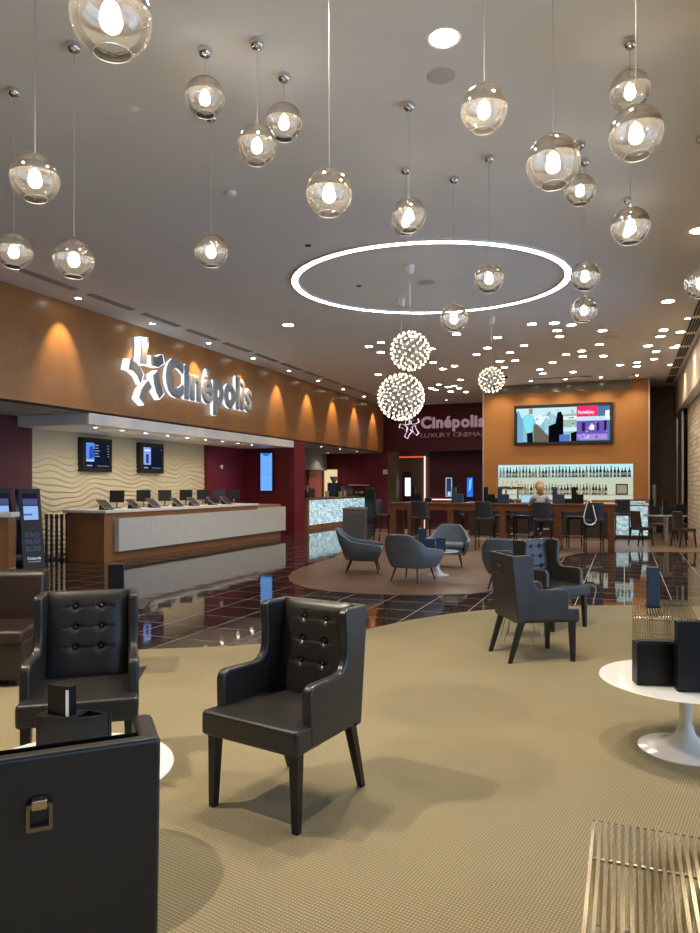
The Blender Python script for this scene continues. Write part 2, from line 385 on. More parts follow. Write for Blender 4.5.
# rear wall: bulkhead above, wall below
slab('wall_rear', M['darkred'], (-9.9,-4.3,YF,YF+.4,3.05,CEIL))
slab('wall_rear_lower', M['darkred'], (-8.1,-4.3,30.4,30.6,0,3.05))
slab('ceiling_rear_soffit', M['darkred'], (-10.6,-4.3,YF+.1,30.6,3.05,3.1))
slab('wall_rear_concession', M['red'], (-12.1,-9.7,YF,YF+.2,0,3.1))
slab('wall_rear_concession_side', M['red'], (-13.1,-12.82,YF,YF+.2,0,3.0))
slab('wall_rear_concession_head', M['red'], (-12.82,-12.1,YF,YF+.2,2.3,3.0))
slab('wall_rear_kitchen', M['yellowglow'], (-13.3,-11.6,YF+.9,YF+1.0,.0,3.0))
slab('wall_rear_pier', M['brownwall'], (-9.7,-9.3,YF-.02,YF+.4,0,3.05))
slab('wall_rear_brown', M['brownwall'], (-10.6,-8.1,30.4,30.6,0,3.05))
slab('door_1', mat('dark_doorway',(.02,.006,.008),.6), (-9.35,-9.0,30.36,30.4,0,2.2))
# bar block
BY=24.7; bx0,bx1=-4.62,.73
nx0,nx1,nz0,nz1=-4.17,.27,1.08,2.29
w=mb(); 
w.box(bx0,nx0,BY,BY+.4,0,4.74); w.box(nx1,bx1,BY,BY+.4,0,4.74); w.box(nx0,nx1,BY,BY+.4,0,nz0); w.box(nx0,nx1,BY,BY+.4,nz1,4.74)
w.box(.22,bx1,BY,BY+.4,4.74,CEIL)
struct('wall_bar', w, M['orange'])
slab('trim_2', M['bandglass'], (bx0,.22,BY+.03,BY+.3,4.74,CEIL))
slab('wall_bar_side', M['orange'], (bx0,bx0+.1,BY+.4,YF+.1,0,CEIL))
slab('wall_bar_side_right', M['brownwall'], (bx1-.1,bx1,BY+.4,27.0,0,CEIL))
slab('trim_3', M['trimwhite'], (bx1,bx1+.04,BY-.02,BY+.3,0,CEIL))
slab('trim_4', M['trimwhite'], (bx0-.03,bx0,BY-.01,BY+.3,0,CEIL))
slab('wall_far_right', M['brownwall'], (.6,2.6,27.0,27.2,0,CEIL))
# niche
slab('wall_bar_niche', M['barglow'], (nx0-.05,nx1+.05,BY+.4,BY+.44,1.86,nz1+.03))
slab('wall_bar_niche_lower', M['barglow2'], (nx0-.05,nx1+.05,BY+.4,BY+.44,nz0,1.86))
# right wall
slab('wall_right', M['tanwall'], (XR,XR+.5,YB,27.0,4.02,CEIL))
slab('trim_5', M['trimwhite'], (XR+.01,XR+.5,YB,27.0,4.0,4.02))
slab('wall_right_stone', M['stone'], (1.86,2.3,16.3,24.4,0,4.0))
slab('wall_right_end', M['brownwall'], (2.2,2.5,24.4,27.2,0,4.0))
for i,y in enumerate((-5.0,-0.2,4.9,10.4,15.6)):
    slab('wall_right_pier', M['stone'], (1.86,2.3,y,y+.8,0,4.0))
WI=[0]
def window(name, x0,x1,y0,y1,z0,z1, axis):
    f=mb(); t=.05
    if axis=='x':
        for a,b in ((y0,y0+t),(y1-t,y1),((y0+y1)/2-t/2,(y0+y1)/2+t/2)): f.box(x0,x1,a,b,z0,z1)
        for a,b in ((z0,z0+t),(z1-t,z1),(2.4,2.4+t)): f.box(x0,x1,y0,y1,a,b)
    else:
        for a,b in ((x0,x0+t),(x1-t,x1),((x0+x1)/2-t/2,(x0+x1)/2+t/2)): f.box(a,b,y0,y1,z0,z1)
        for a,b in ((z0,z0+t),(z1-t,z1),(2.4,2.4+t)): f.box(x0,x1,y0,y1,a,b)
    w=struct(name, f, M['steel'])
    p=mb()
    if axis=='x': xm=(x0+x1)/2; p.quad((xm,y0,z0),(xm,y1,z0),(xm,y1,z1),(xm,y0,z1))
    else: ym=(y0+y1)/2; p.quad((x0,ym,z0),(x1,ym,z0),(x1,ym,z1),(x0,ym,z1))
    p.build('window_pane', M['pane'], w)
    ld=bpy.data.lights.new('window_portal','AREA'); ld.shape='RECTANGLE'; ld.energy=1
    ld.cycles.is_portal=True; lo=bpy.data.objects.new('window_portal', ld); COL.objects.link(lo); lo.parent=w
    if axis=='x': ld.size=z1-z0; ld.size_y=y1-y0; lo.location=((x0+x1)/2+.06,(y0+y1)/2,(z0+z1)/2); lo.rotation_euler=(0,pi/2,0)
    else: ld.size=x1-x0; ld.size_y=z1-z0; lo.location=((x0+x1)/2,(y0+y1)/2-.06,(z0+z1)/2); lo.rotation_euler=(pi/2,0,0)
    return w
for i,(a,b) in enumerate(((-4.2,-.2),(.6,4.9),(5.7,10.4),(11.2,15.6))):
    window('window_%d'%(i+1), 2.0,2.08,a,b,.12,3.98,'x')
slab('wall_back', M['tanwall'], (-11.9,2.5,YB-.2,YB,0,CEIL))
# dark glass bay on the right by the corner
f=mb(); f.box(1.70,1.76,24.6,24.66,0,4.0); f.box(1.70,1.76,26.9,26.96,0,4.0); f.box(1.7,1.76,24.6,26.96,3.94,4.0)
w=struct('window_6', f, M['steel']); mb().box(1.72,1.73,24.66,26.9,0.02,3.94).build('window_pane', mat('dark_glass',(.01,.012,.015),.1), w)
# kitchen wall behind the doorway glows itself, standing in for the room's light

# ------------------------------------------------------------------ ceiling fixtures
ORD=['first','second','third','fourth','fifth','sixth','seventh','eighth','ninth','tenth','eleventh','twelfth','thirteenth','fourteenth','fifteenth','sixteenth','seventeenth','eighteenth','nineteenth','twentieth']
TENS={2:'twenty',3:'thirty',4:'forty',5:'fifty',6:'sixty'}
def nth(i):
    if i<20: return ORD[i]
    n=i+1
    if n%10==0: return TENS[n//10][:-1]+'ieth'
    return TENS[n//10]+'-'+ORD[n%10-1]
def can_mesh(r, matl, name='downlight'):
    m=mb(); m.cur=0; m.lathe([(r*1.0,-.001),(r*1.18,-.006),(r*1.22,0)],28)
    m.cur=1; m.lathe([(1e-4,-.003),(r,-.003)],28)
    return m.build(name,[M['white'],matl],fix=False)
can0=can_mesh(.088,M['can']); can0.location=(0,0,-50)
def flipn(o):
    import bmesh
    bm=bmesh.new(); bm.from_mesh(o.data); bmesh.ops.recalc_face_normals(bm,faces=bm.faces); bm.to_mesh(o.data); bm.free()
used=[False]
def place_can(p, label, group, base=can0):
    if base is can0 and not used[0]: o=can0; used[0]=True
    else: o=base.copy(); COL.objects.link(o)
    o.location=p; tag(o,label,'downlight',group); return o
scat=[]
a4=[(213,128),(295,135),(364,108),(443,110),(414,121),(419,133),(505,121),(627,120),(661,124),(621,133),(648,155),(348,151),(275,156),(253,169),(320,165),(499,149),(464,162),(432,169),(465,173),(507,172),(612,163),(608,178),(331,181),(405,185),(309,195),(380,199),(386,207),(446,204),(540,190),(574,185),(574,193),(209,192),(186,198),(38,153),(62,145)]
scat+=[(350+x/2,270+y/2) for x,y in a4]
a8=[(187,156),(373,143),(380,193),(401,275),(373,288),(390,294),(445,300),(458,279),(475,288),(481,257),(500,302)]
scat+=[(330+x/3.684,310+y/3.684) for x,y in a8]
scat.sort()
for i,(x,y) in enumerate(scat):
    o=place_can(F(x,y,CEIL), 'small round downlight in the scattered ceiling cluster before the bar, %s from the left'%nth(i), 'scattered downlights')
def spot(parent, energy, angle, blend, size, col=(1,.86,.66), rot=(0,0,0), loc=(0,0,-.02), name='lamp'):
    ld=bpy.data.lights.new(name,'SPOT'); ld.energy=energy*(1 if energy in (K_WASH,) or parent.name.startswith('big') else KS); ld.spot_size=angle; ld.spot_blend=blend; ld.shadow_soft_size=size; ld.color=col
    lo=bpy.data.objects.new(name,ld); COL.objects.link(lo); lo.parent=parent; lo.location=loc; lo.rotation_euler=rot; return lo
# larger single downlights (seen and just outside the view) with real lamps
big=[(F(444,38,CEIL),'large bright downlight alone near the top of the ceiling',1.0),
     (F(288,325,CEIL),'single oval-looking downlight between the ring light and the bronze fascia',.8),
     (F(668,301.5,CEIL),'large downlight on the right of the ring light, near the right wall',.8),
     (F(699,230.5,CEIL),'warm downlight at the right border of the ceiling',.8)]
bm_=can_mesh(.11,M['can']); bm_.location=(0,0,-60)
for i,(p,l,k) in enumerate(big):
    o=bm_ if i==0 else bm_.copy()
    if i: COL.objects.link(o)
    o.location=p; tag(o,l,'downlight','large ceiling downlights')
    spot(o,K_NEAR*k/KS,radians(120),.6,.06)
off=[(C(-3.0,3.3),2.3,'over the left seating'),(C(-.5,4.6),1.1,'over the middle seating'),(C(-2.6,-1.2),0.12,'behind the viewer'),(C(1.45,4.2),.95,'over the right white table'),
     (C(-5.2,6.3),1.0,'left of the pendants'),(C(-6.6,1.8),.7,'far left near the fascia')]
for i,(p,k,l) in enumerate(off):
    o=bm_.copy(); COL.objects.link(o); o.location=(p.x,p.y,CEIL); tag(o,'large round ceiling downlight '+l,'downlight','large ceiling downlights')
    spot(o,K_NEAR*k/KS,radians(130),.6,.05)
mid=[(C(-3.4,13.5),1.1,'over the tile floor before the ticket counter'),(C(-6,11),1.0,'over the ticket lobby'),(C(-1,17),.9,'over the middle of the hall')]
# wall washers along the fascia
ws=can_mesh(.055,emis('washer_lens',(1,.93,.82),30),'wall_washer'); ws.location=(0,0,-70)
for i in range(-2,9):
    y=10.3+2.2*i
    o=ws if i==-2 else ws.copy()
    if i>-2: COL.objects.link(o)
    o.location=(-9.48,y,CEIL)
    tag(o,'small wall-washing downlight above the bronze fascia, %s along it counted from the near end'%nth(i+2),'downlight','wall washers along the fascia')
    spot(o,K_WASH,radians(58),.75,.02,(1,.72,.36),(0,radians(19),0))
o=can_mesh(.055,M['canface'],'wall_washer'); o.location=F(446.4,400.1,CEIL); tag(o,'lone small downlight in front of the dark red sign wall','downlight'); spot(o,25,radians(80),.8,.03)
# orange wall washers
for i,x in enumerate((-4.0,-2.9,-1.8,-.7,.35)):
    o=bm_.copy(); COL.objects.link(o); o.data=ws.data; o.location=(x,BY-.75,CEIL)
    tag(o,'small downlight above the orange bar wall, %s from the left'%nth(i),'downlight','bar wall downlights'); spot(o,30,radians(95),.8,.03,(1,.84,.6),(radians(22),0,0))
for i,y in enumerate((16.2,19.2,22.2)):
    o=bm_.copy(); COL.objects.link(o); o.data=ws.data; o.location=(1.38-.15,y,CEIL)
    tag(o,'small downlight washing the tan right wall, %s from the near end'%nth(i),'downlight','right wall washers'); spot(o,70,radians(90),.8,.03,(1,.84,.6),(0,radians(-20),0))
for i,(x,y) in enumerate(((-4.6,15.8),(-1.4,15.6),(-3.25,19.8),(-7.2,20.8),(.55,19.0),(-5.8,24.3))):  # extra downlights added to brighten the bar floor and tables
    o=bm_.copy(); COL.objects.link(o); o.location=(x,y,CEIL); o.scale=(.9,.9,1); tag(o,'added round downlight over the %s'%('left part of the long table','right part of the long table','bar stools','walkway beside the drinks counter','dining table','rear foyer')[i],'downlight','scattered downlights'); spot(o,110,radians(125),.7,.08)
# canopy cans
cc=can_mesh(.045,emis('canopy_lens',(1,.88,.66),22),'canopy_downlight'); cc.location=(0,0,-70)
for i in range(9):
    o=cc if i==0 else cc.copy()
    if i: COL.objects.link(o)
    o.location=(-10.35,11.75+.83*i,2.78); tag(o,'tiny recessed light under the white canopy, %s from its near end'%nth(i),'downlight','lights under the white canopy')
    spot(o,13,radians(125),.8,.03,(1,.84,.60),(0,radians(24),0))
for i,(x,y) in enumerate(((321.6,444.6),(340,447),(357,449))):
    o=cc.copy(); COL.objects.link(o); p=PX(x,y,-10.4); o.location=(p.x,p.y,3.0); tag(o,'tiny recessed light over the lit drinks counter, %s from the left'%nth(i),'downlight','lights over the drinks counter'); spot(o,14,radians(120),.8,.03)
o=cc.copy(); COL.objects.link(o); o.location=(-12.1,28.2,3.0); tag(o,'added tiny recessed light for the pink-lit red panel by the kitchen doorway','downlight'); spot(o,16,radians(130),.8,.03)  # extra can added to brighten the red panel
# ring light
rc=C(1.36,12.0); ring=thing('ring_light',(rc.x,rc.y,CEIL),TH,'large glowing white ring recessed in the ceiling','ceiling light')
r_=mb()
def annulus(m,a0,b0,wd,z0,z1,n=96):
    vs=[];fs=[]
    for i in range(n):
        t=2*pi*i/n
        for (k,z) in ((0,z0),(wd,z0),(wd,z1),(0,z1)): vs.append(((a0-k)*cos(t),(b0-k)*sin(t),z))
    for i in range(n):
        j=(i+1)%n
        for q in range(4): fs.append((i*4+q,j*4+q,j*4+(q+1)%4,i*4+(q+1)%4))
    m.add(vs,fs)
annulus(r_,2.345,2.085,.09,-.035,0); r_.build('diffuser',M['ring'],ring)
r_=mb(); annulus(r_,2.37,2.11,.025,-.03,0); annulus(r_,2.255,1.995,.025,-.03,0); r_.build('ring_housing',M['white'],ring)
# slot vents
def vent(name, x0,x1,y0,y1,n,label,group,along='y'):
    t=thing(name,((x0+x1)/2,(y0+y1)/2,CEIL),0,label,'vent',group)
    hx,hy=(x1-x0)/2,(y1-y0)/2
    mb().box(-hx,hx,-hy,hy,-.006,0).build('backing',M['vent'],t)
    s=mb()
    if along=='y':
        for i in range(n+1):
            x=-hx+2*hx*i/n; s.box(x-.008,x+.008,-hy,hy,-.012,-.004)
    else:
        for i in range(n+1):
            y=-hy+2*hy*i/n; s.box(-hx,hx,y-.012,y+.012,-.012,-.004)
    s.build('slats',M['ventslat'],t); return t
for i in range(14):
    y=8.6+1.55*i
    vent('ceiling_vent',-9.16,-9.0,y,y+1.22,4,'long slot air vent beside the bronze fascia, %s from the near end'%nth(i),'slot vents along the fascia')
for i in range(7):
    y=14.6+1.65*i
    vent('ceiling_grille',1.30,1.52,y,y+1.35,4,'louvred ceiling grille along the right wall, %s from the near end'%nth(i),'grilles along the right wall')
def disc(name,px,py,r,m_,label,cat,h=.02):
    p=F(px,py,CEIL); o=mb().lathe([(1e-4,-h),(r*.9,-h),(r,-h*.5),(r,0)],24).build(name,m_,smooth=40); o.location=p; return tag(o,label,cat)
disc('ceiling_speaker',441,76,.12,M['trimwhite'],'round grey ceiling speaker below the large bright downlight','speaker',.008)
disc('ceiling_speaker',426,282,.16,M['trimwhite'],'round grey ceiling speaker inside the ring light','speaker',.008)
disc('ceiling_speaker',611,337,.22,M['trimwhite'],'round grey ceiling speaker among the scattered downlights','speaker',.008)
disc('smoke_detector',231,192,.06,M['white'],'small white smoke detector on the bare ceiling','smoke detector',.05)
disc('sprinkler_cover',134,109,.05,M['white'],'small flat round cap on the ceiling between two left pendants','sprinkler',.006)
disc('sprinkler_cover',308,245.5,.05,M['vent'],'small dark round cap left of the ring light','sprinkler',.006)
disc('sprinkler_cover',359,286,.05,M['vent'],'small dark round cap inside the ring light','sprinkler',.006)
# track vent bar in front of the bar wall
p=F(562,377.5,CEIL); vent('ceiling_vent',p.x-.9,p.x+.9,p.y-.06,p.y+.06,1,'thin dark slot vent just before the bar wall','vent before the bar','x')
for px,py,l in ((505,375,'small black ceiling camera between two chandeliers'),(633,374,'small white spotlight near the bar wall top right')):
    p=F(px,py,CEIL); t=thing('ceiling_camera' if px<600 else 'ceiling_spotlight',p,0,l,'camera' if px<600 else 'spotlight')
    mb().cyl((0,0,-.08),(0,0,0),.015,n=8).build('stem',M['black'],t); mb().cyl((-.12,0,-.10),(.08,0,-.07),.035,.045,10).build('body',M['black'] if px<600 else M['white'],t,smooth=40)

# ------------------------------------------------------------------ pendant globes
def mk_pendant():
    t=thing('pendant_lamp',(0,0,CEIL),0)
    mb().lathe([(1e-4,-.075),(.03,-.07),(.052,-.05),(.058,-.025),(.05,-.005),(.045,0)],20).build('canopy',M['chrome'],t,smooth=50)
    mb().cyl((0,0,-1),(0,0,0),.0026,n=6).build('cord',M['cord'],t)
    R=.155; pr=[]
    a0=math.asin(.075/R)
    for i in range(25):
        a=a0+(pi-.10-a0)*i/24; pr.append((R*sin(a),-R*cos(a)))
    g=mb().lathe([(.071,-.141),(.074,-.143)]+pr,40).build('globe',M['globe'],t,smooth=180,fix=False)
    mb().cyl((0,0,.15),(0,0,.175),.022,.012,14).cyl((0,0,.02),(0,0,.15),.014,n=10).build('socket',M['chrome'],g,smooth=40)
    rim=mb(); rim.tube([(.0735*cos(2*pi*i/24),.0735*sin(2*pi*i/24),-.1405) for i in range(25)],.0025,6); rim.build('rim',M['whitegloss'],g,smooth=180)
    mb().sphere((0,0,-.022),.042,16,12,1.0).build('bulb',M['bulb'],g,smooth=180)
    return t
pend0=mk_pendant()
P=[((111,16),2.72,'huge nearest chrome and glass pendant globe cut off by the top edge, left side'),
 ((35,178),4.6,'chrome and glass pendant globe near the left edge whose cord runs off the top'),
 ((14,251),6.17,'lowest pendant globe at the left border'),
 ((74,259),5.54,'low pendant globe over the left end of the bronze fascia, on the longest left cord'),
 ((205,97),5.6,'pendant globe on a short cord, first of the upper left trio'),
 ((211,251),6.6,'small low pendant globe hanging alone left of centre, left of the ring'),
 ((257,145),5.5,'pendant globe, lower one of an overlapping pair left of centre'),
 ((284,122),5.95,'pendant globe, upper right one of an overlapping pair left of centre'),
 ((329,193),4.7,'pendant globe in the middle whose cord runs off the top edge'),
 ((409,215),6.4,'pendant globe right of the middle, hanging above the ring light'),
 ((405.5,221),7.7,'pendant globe hidden behind the one above the ring light'),
 ((454,318),7.93,'small low pendant globe hanging below the ring light'),
 ((489,278),7.42,'small pendant globe hanging inside the right half of the ring light'),
 ((484,109),4.7,'pendant globe right of the large bright downlight, cord off the top'),
 ((553,162),4.1,'biggest pendant globe of the right half, above the ring right end'),
 ((580,190),7.12,'pendant globe partly behind the biggest right one, its lower right'),
 ((585,276),7.5,'upper of two small pendant globes stacked near the right end of the ring'),
 ((584,310),8.5,'lower of two small pendant globes stacked near the right end of the ring'),
 ((630,91),5.49,'topmost pendant globe of the right column, on a short cord'),
 ((636,133),4.17,'large pendant globe of the right column overlapping the topmost one'),
 ((630.5,226),5.86,'lowest pendant globe of the right column'),
 ((627,232),8.5,'pendant globe hidden behind the lowest one of the right column'),
 ((701,283),7.0,'pendant globe cut by the right border of the photo')]
for i,((px,py),d,l) in enumerate(P):
    x=(px-350)/700*d; z=EYE+(486-py)/700*d; p=C(x,d,CEIL)
    t=pend0 if i==0 else dup(pend0,p)
    if i==0: kids0=None; dummy=None
    t.location=p; t.rotation_euler=(0,0,random.uniform(0,6)); tag(t,l,'pendant lamp','glass globe pendants')
    drop=CEIL-z
    t['drop']=drop
for t in [o for o in bpy.data.objects if o.name.startswith('pendant_lamp')]:
    dr=t['drop']
    for c in kids(t):
        if c.name.startswith('cord'): c.scale=(1,1,dr-.155)
        if c.name.startswith('globe'): c.location=(0,0,-dr); c.rotation_euler=(radians(random.uniform(-3,3)),radians(random.uniform(-6,6)),0)
    del t['drop']

# ------------------------------------------------------------------ starburst chandeliers
def chandelier(px,py,d,R,n,label):
    x=(px-350)/700*d; z=EYE+(486-py)/700*d; p=C(x,d,CEIL); dz=z-CEIL
    t=thing('starburst_chandelier',p,0,label,'chandelier','starburst chandeliers')
    mb().lathe([(1e-4,-.14),(.05,-.14),(.07,-.08),(.07,0)],16).build('canopy',M['white'],t,smooth=40)
    mb().cyl((0,0,dz),(0,0,-.1),.004,n=6).build('cord',M['steel'],t)
    mb().sphere((0,0,dz),R*.16,14,10).build('core',M['chrome'],t,smooth=180)
    ga=pi*(3-sqrt(5)); dirs=[]
    for i in range(n):
        zz=1-2*(i+.5)/n; r=sqrt(1-zz*zz); dirs.append(Vector((r*cos(ga*i),r*sin(ga*i),zz)))
    rods=mb()
    for v in dirs: rods.cyl(Vector((0,0,dz))+v*R*.14,Vector((0,0,dz))+v*R*.97,.0035,n=4,caps=False)
    tag(rods.build('rod',M['steel'],t),kind='stuff')
    cd=Vector((-p.x,-p.y,EYE-z)).normalized(); dirs.sort(key=lambda v:-v.dot(cd))
    br=.0185*(R/.43)**.35
    b0=mb().sphere((0,0,0),br,8,6).build('bulb',M['star'],t,smooth=180); b0.location=Vector((0,0,dz))+dirs[0]*R
    for v in dirs[1:min(100,n)]:
        b=b0.copy(); COL.objects.link(b); b.parent=t; b.location=Vector((0,0,dz))+v*R
    if n>100:
        s=mb()
        for v in dirs[100:]: s.sphere(Vector((0,0,dz))+v*R,br,6,4)
        tag(s.build('bulb_rest',M['star'],t,smooth=180),kind='stuff')
    return t
chandelier(410,351,11.1,.305,140,'middle-sized starburst chandelier of tiny bulbs, upper of the overlapping pair')
chandelier(401,397,13.1,.43,220,'largest starburst chandelier, low in front of the dark red sign wall')
chandelier(491.5,380,14.5,.26,90,'smallest starburst chandelier hanging before the left of the orange wall')

# ------------------------------------------------------------------ signs
deps=None
def glyph(ch,size,off=0.0,thick=None,dep=.1):
    cu=bpy.data.curves.new('glyph','FONT'); cu.body=ch; cu.size=size; cu.offset=off*.35; cu.resolution_u=4
    if thick: cu.bevel_depth=thick; cu.bevel_resolution=0; cu.extrude=max(.001,dep/2-thick)
    ob=bpy.data.objects.new('glyph',cu); COL.objects.link(ob); bpy.context.view_layer.update()
    dg=bpy.context.evaluated_depsgraph_get(); me=bpy.data.meshes.new_from_object(ob.evaluated_get(dg))
    bpy.data.objects.remove(ob); bpy.data.curves.remove(cu); return me
def extruded(me, depth, front, side, name, parent, thick=None):
    import bmesh
    if thick:
        bm=bmesh.new(); bm.from_mesh(me); bmesh.ops.remove_doubles(bm,verts=bm.verts,dist=1e-5); bmesh.ops.recalc_face_normals(bm,faces=bm.faces)
        z0=min(v.co.z for v in bm.verts)
        for v in bm.verts: v.co.z-=z0
        for f in bm.faces: f.material_index=0 if f.normal.z>.3 else 1
        m2=bpy.data.meshes.new(name); bm.to_mesh(m2); bm.free(); m2.materials.append(front); m2.materials.append(side)
        o=bpy.data.objects.new(name,m2); COL.objects.link(o); o.parent=parent; return o
    bm=bmesh.new(); bm.from_mesh(me); bmesh.ops.remove_doubles(bm,verts=bm.verts,dist=1e-5)
    for f in bm.faces:
        if f.normal.z<0: f.normal_flip()
    r=bmesh.ops.extrude_face_region(bm,geom=list(bm.faces)); vs=[g for g in r['geom'] if isinstance(g,bmesh.types.BMVert)]
    bmesh.ops.translate(bm,verts=vs,vec=(0,0,depth))
    bmesh.ops.recalc_face_normals(bm,faces=bm.faces)
    for f in bm.faces: f.material_index=0 if f.normal.z>.5 else 1
    m2=bpy.data.meshes.new(name); bm.to_mesh(m2); bm.free(); m2.materials.append(front); m2.materials.append(side)
    o=bpy.data.objects.new(name,m2); COL.objects.link(o); o.parent=parent; return o
def word(text, width, cap, depth, front, side, parent, x0=0, z0=0, bold=.03, gap=.0, name='letter', lit=None, rot=(pi/2,0,0)):
    """letters laid out along local +x, standing in local z, facing local -y"""
    size=cap/.70; xs=[];x=0;gs=[]
    for ch in text:
        if ch==' ': x+=size*.28; continue
        me=glyph(ch,size,(bold if bold<.04 else .02)*size,thick=(bold*size if bold>=.04 else None),dep=depth); 
        a=min(v.co.x for v in me.vertices); b=max(v.co.x for v in me.vertices)
        gs.append((me,x-a)); x+=(b-a)+gap*size
    k=width/(x-gap*size)
    for me,ox in gs:
        o=extruded(me,depth,front,side,name,parent,bold>=.04)
        for v in o.data.vertices: v.co.x=(v.co.x+ox)*k
        o.rotation_euler=rot; o.location=(x0,0,z0)
# star logo strips traced in the sign's own plane (unit: metres, origin lower left of the C)
raw=[[(260,100),(330,110),(337,170),(322,240),(318,355),(248,345),(258,250),(262,180)],
     [(335,262),(400,278),(460,255),(478,340),(420,375),(345,355)],
     [(160,290),(220,325),(270,380),(297,435),(272,520),(240,450),(190,400),(140,385)],
     [(335,480),(375,545),(322,600),(292,705),(235,640),(262,560),(300,510)],
     [(410,395),(430,500),(475,605),(432,655),(395,590),(370,500),(360,430)]]
SX=-9.74
o0=PX(166.5,393.5,SX)
STR=[[ (lambda q:(q.y-o0.y,q.z-o0.z))(PX(110+x/8.75,325+y/8.75,SX)) for x,y in poly] for poly in raw]
def star(parent, k, dx, dz, depth, face, glow, edge):
    for poly in STR:
        pts=[(dx+a*k,dz+b*k) for a,b in poly]
        cx=sum(p[0] for p in pts)/len(pts); cz=sum(p[1] for p in pts)/len(pts)
        inn=[(cx+(a-cx)*.78,cz+(b-cz)*.92) for a,b in pts]
        to=lambda u,v,w:(u,-w,v)
        s=mb().prism(pts,to,0,depth).build('film_strip',glow,parent)
        mb().prism(inn,to,depth,depth+edge).build('strip_face',face,s)
sg=thing('cinema_sign',(X0+.02,o0.y,o0.z),pi/2,'large silver backlit film-strip star and lettering sign on the bronze fascia','sign')
star(sg,1,0,0,.15,mat('star_strip_face',(.24,.25,.30),.4),M['signwhite'],.02)
LT='Cinépolis'
word(LT,3.95,.80,.17,M['signface'],M['signwhite'],sg,0,0.02,.05,.035)
q=PY(421,428,YF)
s2=thing('cinema_sign',(q.x,YF,q.z),0,'dim mauve star logo and two-line lettering sign on the dark red rear wall','sign')
star(s2,.70,-.01,-.20,.06,M['maroon'],M['lilac'],.01)
word(LT,2.75,.46,.05,M['mauve'],M['mauvedim'],s2,0,0,.045,.04)
word('LUXURY CINEMAS',2.75,.19,.03,M['mauvedim'],M['mauvedim'],s2,0,-.42,.0,.06)

# ------------------------------------------------------------------ screens
def rects(parent, name, lst, y=-.002, step=.0008):
    """flat coloured areas of a lit picture, local x/z, facing -y"""
    mats=[];m=mb()
    for i,(pts,c,s) in enumerate(lst):
        mats.append(emis(name+'_tone',c,s)); m.cur=i
        if len(pts)==2: (a,b),(c_,d_)=pts; pts=[(a,b),(c_,b),(c_,d_),(a,d_)]
        yy=y-step*i; m.add([(u,yy,v) for u,v in pts],[tuple(range(len(pts)))])
    return m.build(name,mats,parent,fix=False)
# TV wall over the bar
a=PY(514.5,406,BY); b=PY(613.3,443,BY); tw=b.x-a.x; th_=1.36
tv=thing('television',(a.x+tw/2,BY-.02,1.55+(486-444.2)/700*23.6),0,'wide black-framed double television on the orange wall above the bar','television')
mb().box(-tw/2,tw/2,-.10,0,0,th_).build('frame',M['black'],tv,bevel=.01)
def T(x,y): return ((x-38)/(660-38)*tw-tw/2, (1-(y-75)/(315-75))*th_)
S=[([T(54,298),T(438,95)],(.30,.55,.62),.9),
 ([T(54,150),T(438,95)],(.55,.80,.85),1.0),
 ([T(165,300),T(300,300),T(180,185),T(165,200)],(.25,.20,.16),.6),
 ([T(165,140),T(250,130),T(250,150),T(210,200),T(180,190)],(.75,.9,.95),1.0),
 ([T(240,250),T(330,250),T(320,150),T(255,120),T(235,190)],(.35,.62,.75),.9),
 ([T(350,215),T(438,215),T(438,130),T(350,140)],(.42,.60,.50),.8),
 ([T(350,170),T(438,150)],(.85,.95,.90),1.0),
 ([T(355,240),T(438,215)],(.55,.85,.92),1.0),
 ([T(56,300),T(96,300),T(100,180),T(70,110),T(56,110)],(.20,.42,.66),.9),
 ([T(54,300),T(60,300),T(60,120),T(54,120)],(.05,.08,.12),.5),
 ([T(125,300),T(163,300),T(160,225),T(120,225)],(.015,.02,.05),.4),
 ([T(100,140),T(135,128),T(165,140),T(166,180),T(158,240),T(118,245),T(100,190)],(.22,.72,.85),1.0),
 ([T(137,130),T(160,130),T(160,97),T(137,97)],(.45,.30,.24),.8),
 ([T(262,300),T(355,300),T(355,150),T(340,120),T(318,125),T(305,190),T(262,205)],(.008,.010,.02),.3),
 ([T(330,298),T(395,298),T(395,258),T(330,258)],(.10,.20,.62),.9),
 ([T(402,298),T(438,298),T(438,240),T(402,250)],(.01,.012,.02),.3),
 ([T(438,298),T(640,95)],(.10,.22,.45),.8),
 ([T(438,180),T(640,155)],(.55,.75,.95),1.0),
 ([T(438,155),T(565,92)],(.85,.03,.16),1.0),
 ([T(612,170),T(637,170),T(637,120),T(612,125)],(.8,.9,1),1.1),
 ([T(438,292),T(625,182)],(.16,.10,.55),.9),
 ([T(438,292),T(625,258)],(.42,.30,.75),.9),
 ([T(520,235),T(545,235),T(545,205),T(520,205)],(.9,.9,1),1.1),
 ([T(470,240),T(490,240),T(490,190),T(470,190)],(.05,.03,.12),.5),
 ([T(560,240),T(575,240),T(575,190),T(560,190)],(.05,.03,.12),.5),
 ([T(605,240),T(620,240),T(620,180),T(605,180)],(.03,.02,.06),.5)]
random.seed(5)
pal=[(.75,.92,.98),(.15,.32,.40),(.45,.70,.70),(.08,.12,.20),(.60,.75,.60),(.30,.50,.80)]
S2=[]
for k in range(34):
    x=random.uniform(168,420); y=random.uniform(105,245); w_=random.uniform(5,22); h_=random.uniform(4,12)
    S2.append(([T(x,y+h_),T(min(x+w_,436),y)],random.choice(pal),.9))
for k in range(26):
    x=random.uniform(440,622); y=random.uniform(184,282); w_=random.uniform(4,12)
    S2.append(([T(x,y+random.uniform(5,22)),T(x+w_,y)],random.choice([(.55,.45,1),(.10,.04,.25),(.85,.7,1),(.25,.2,.8),(.5,.15,.4)]),.8))
S=S[:8]+S2[:34]+S[8:22]+S2[34:]+S[22:]
rects(tv,'screen_picture',S,-.102,.00018)
random.seed(7)
lt=thing('t',(0,0,0)); bpy.data.objects.remove(lt)
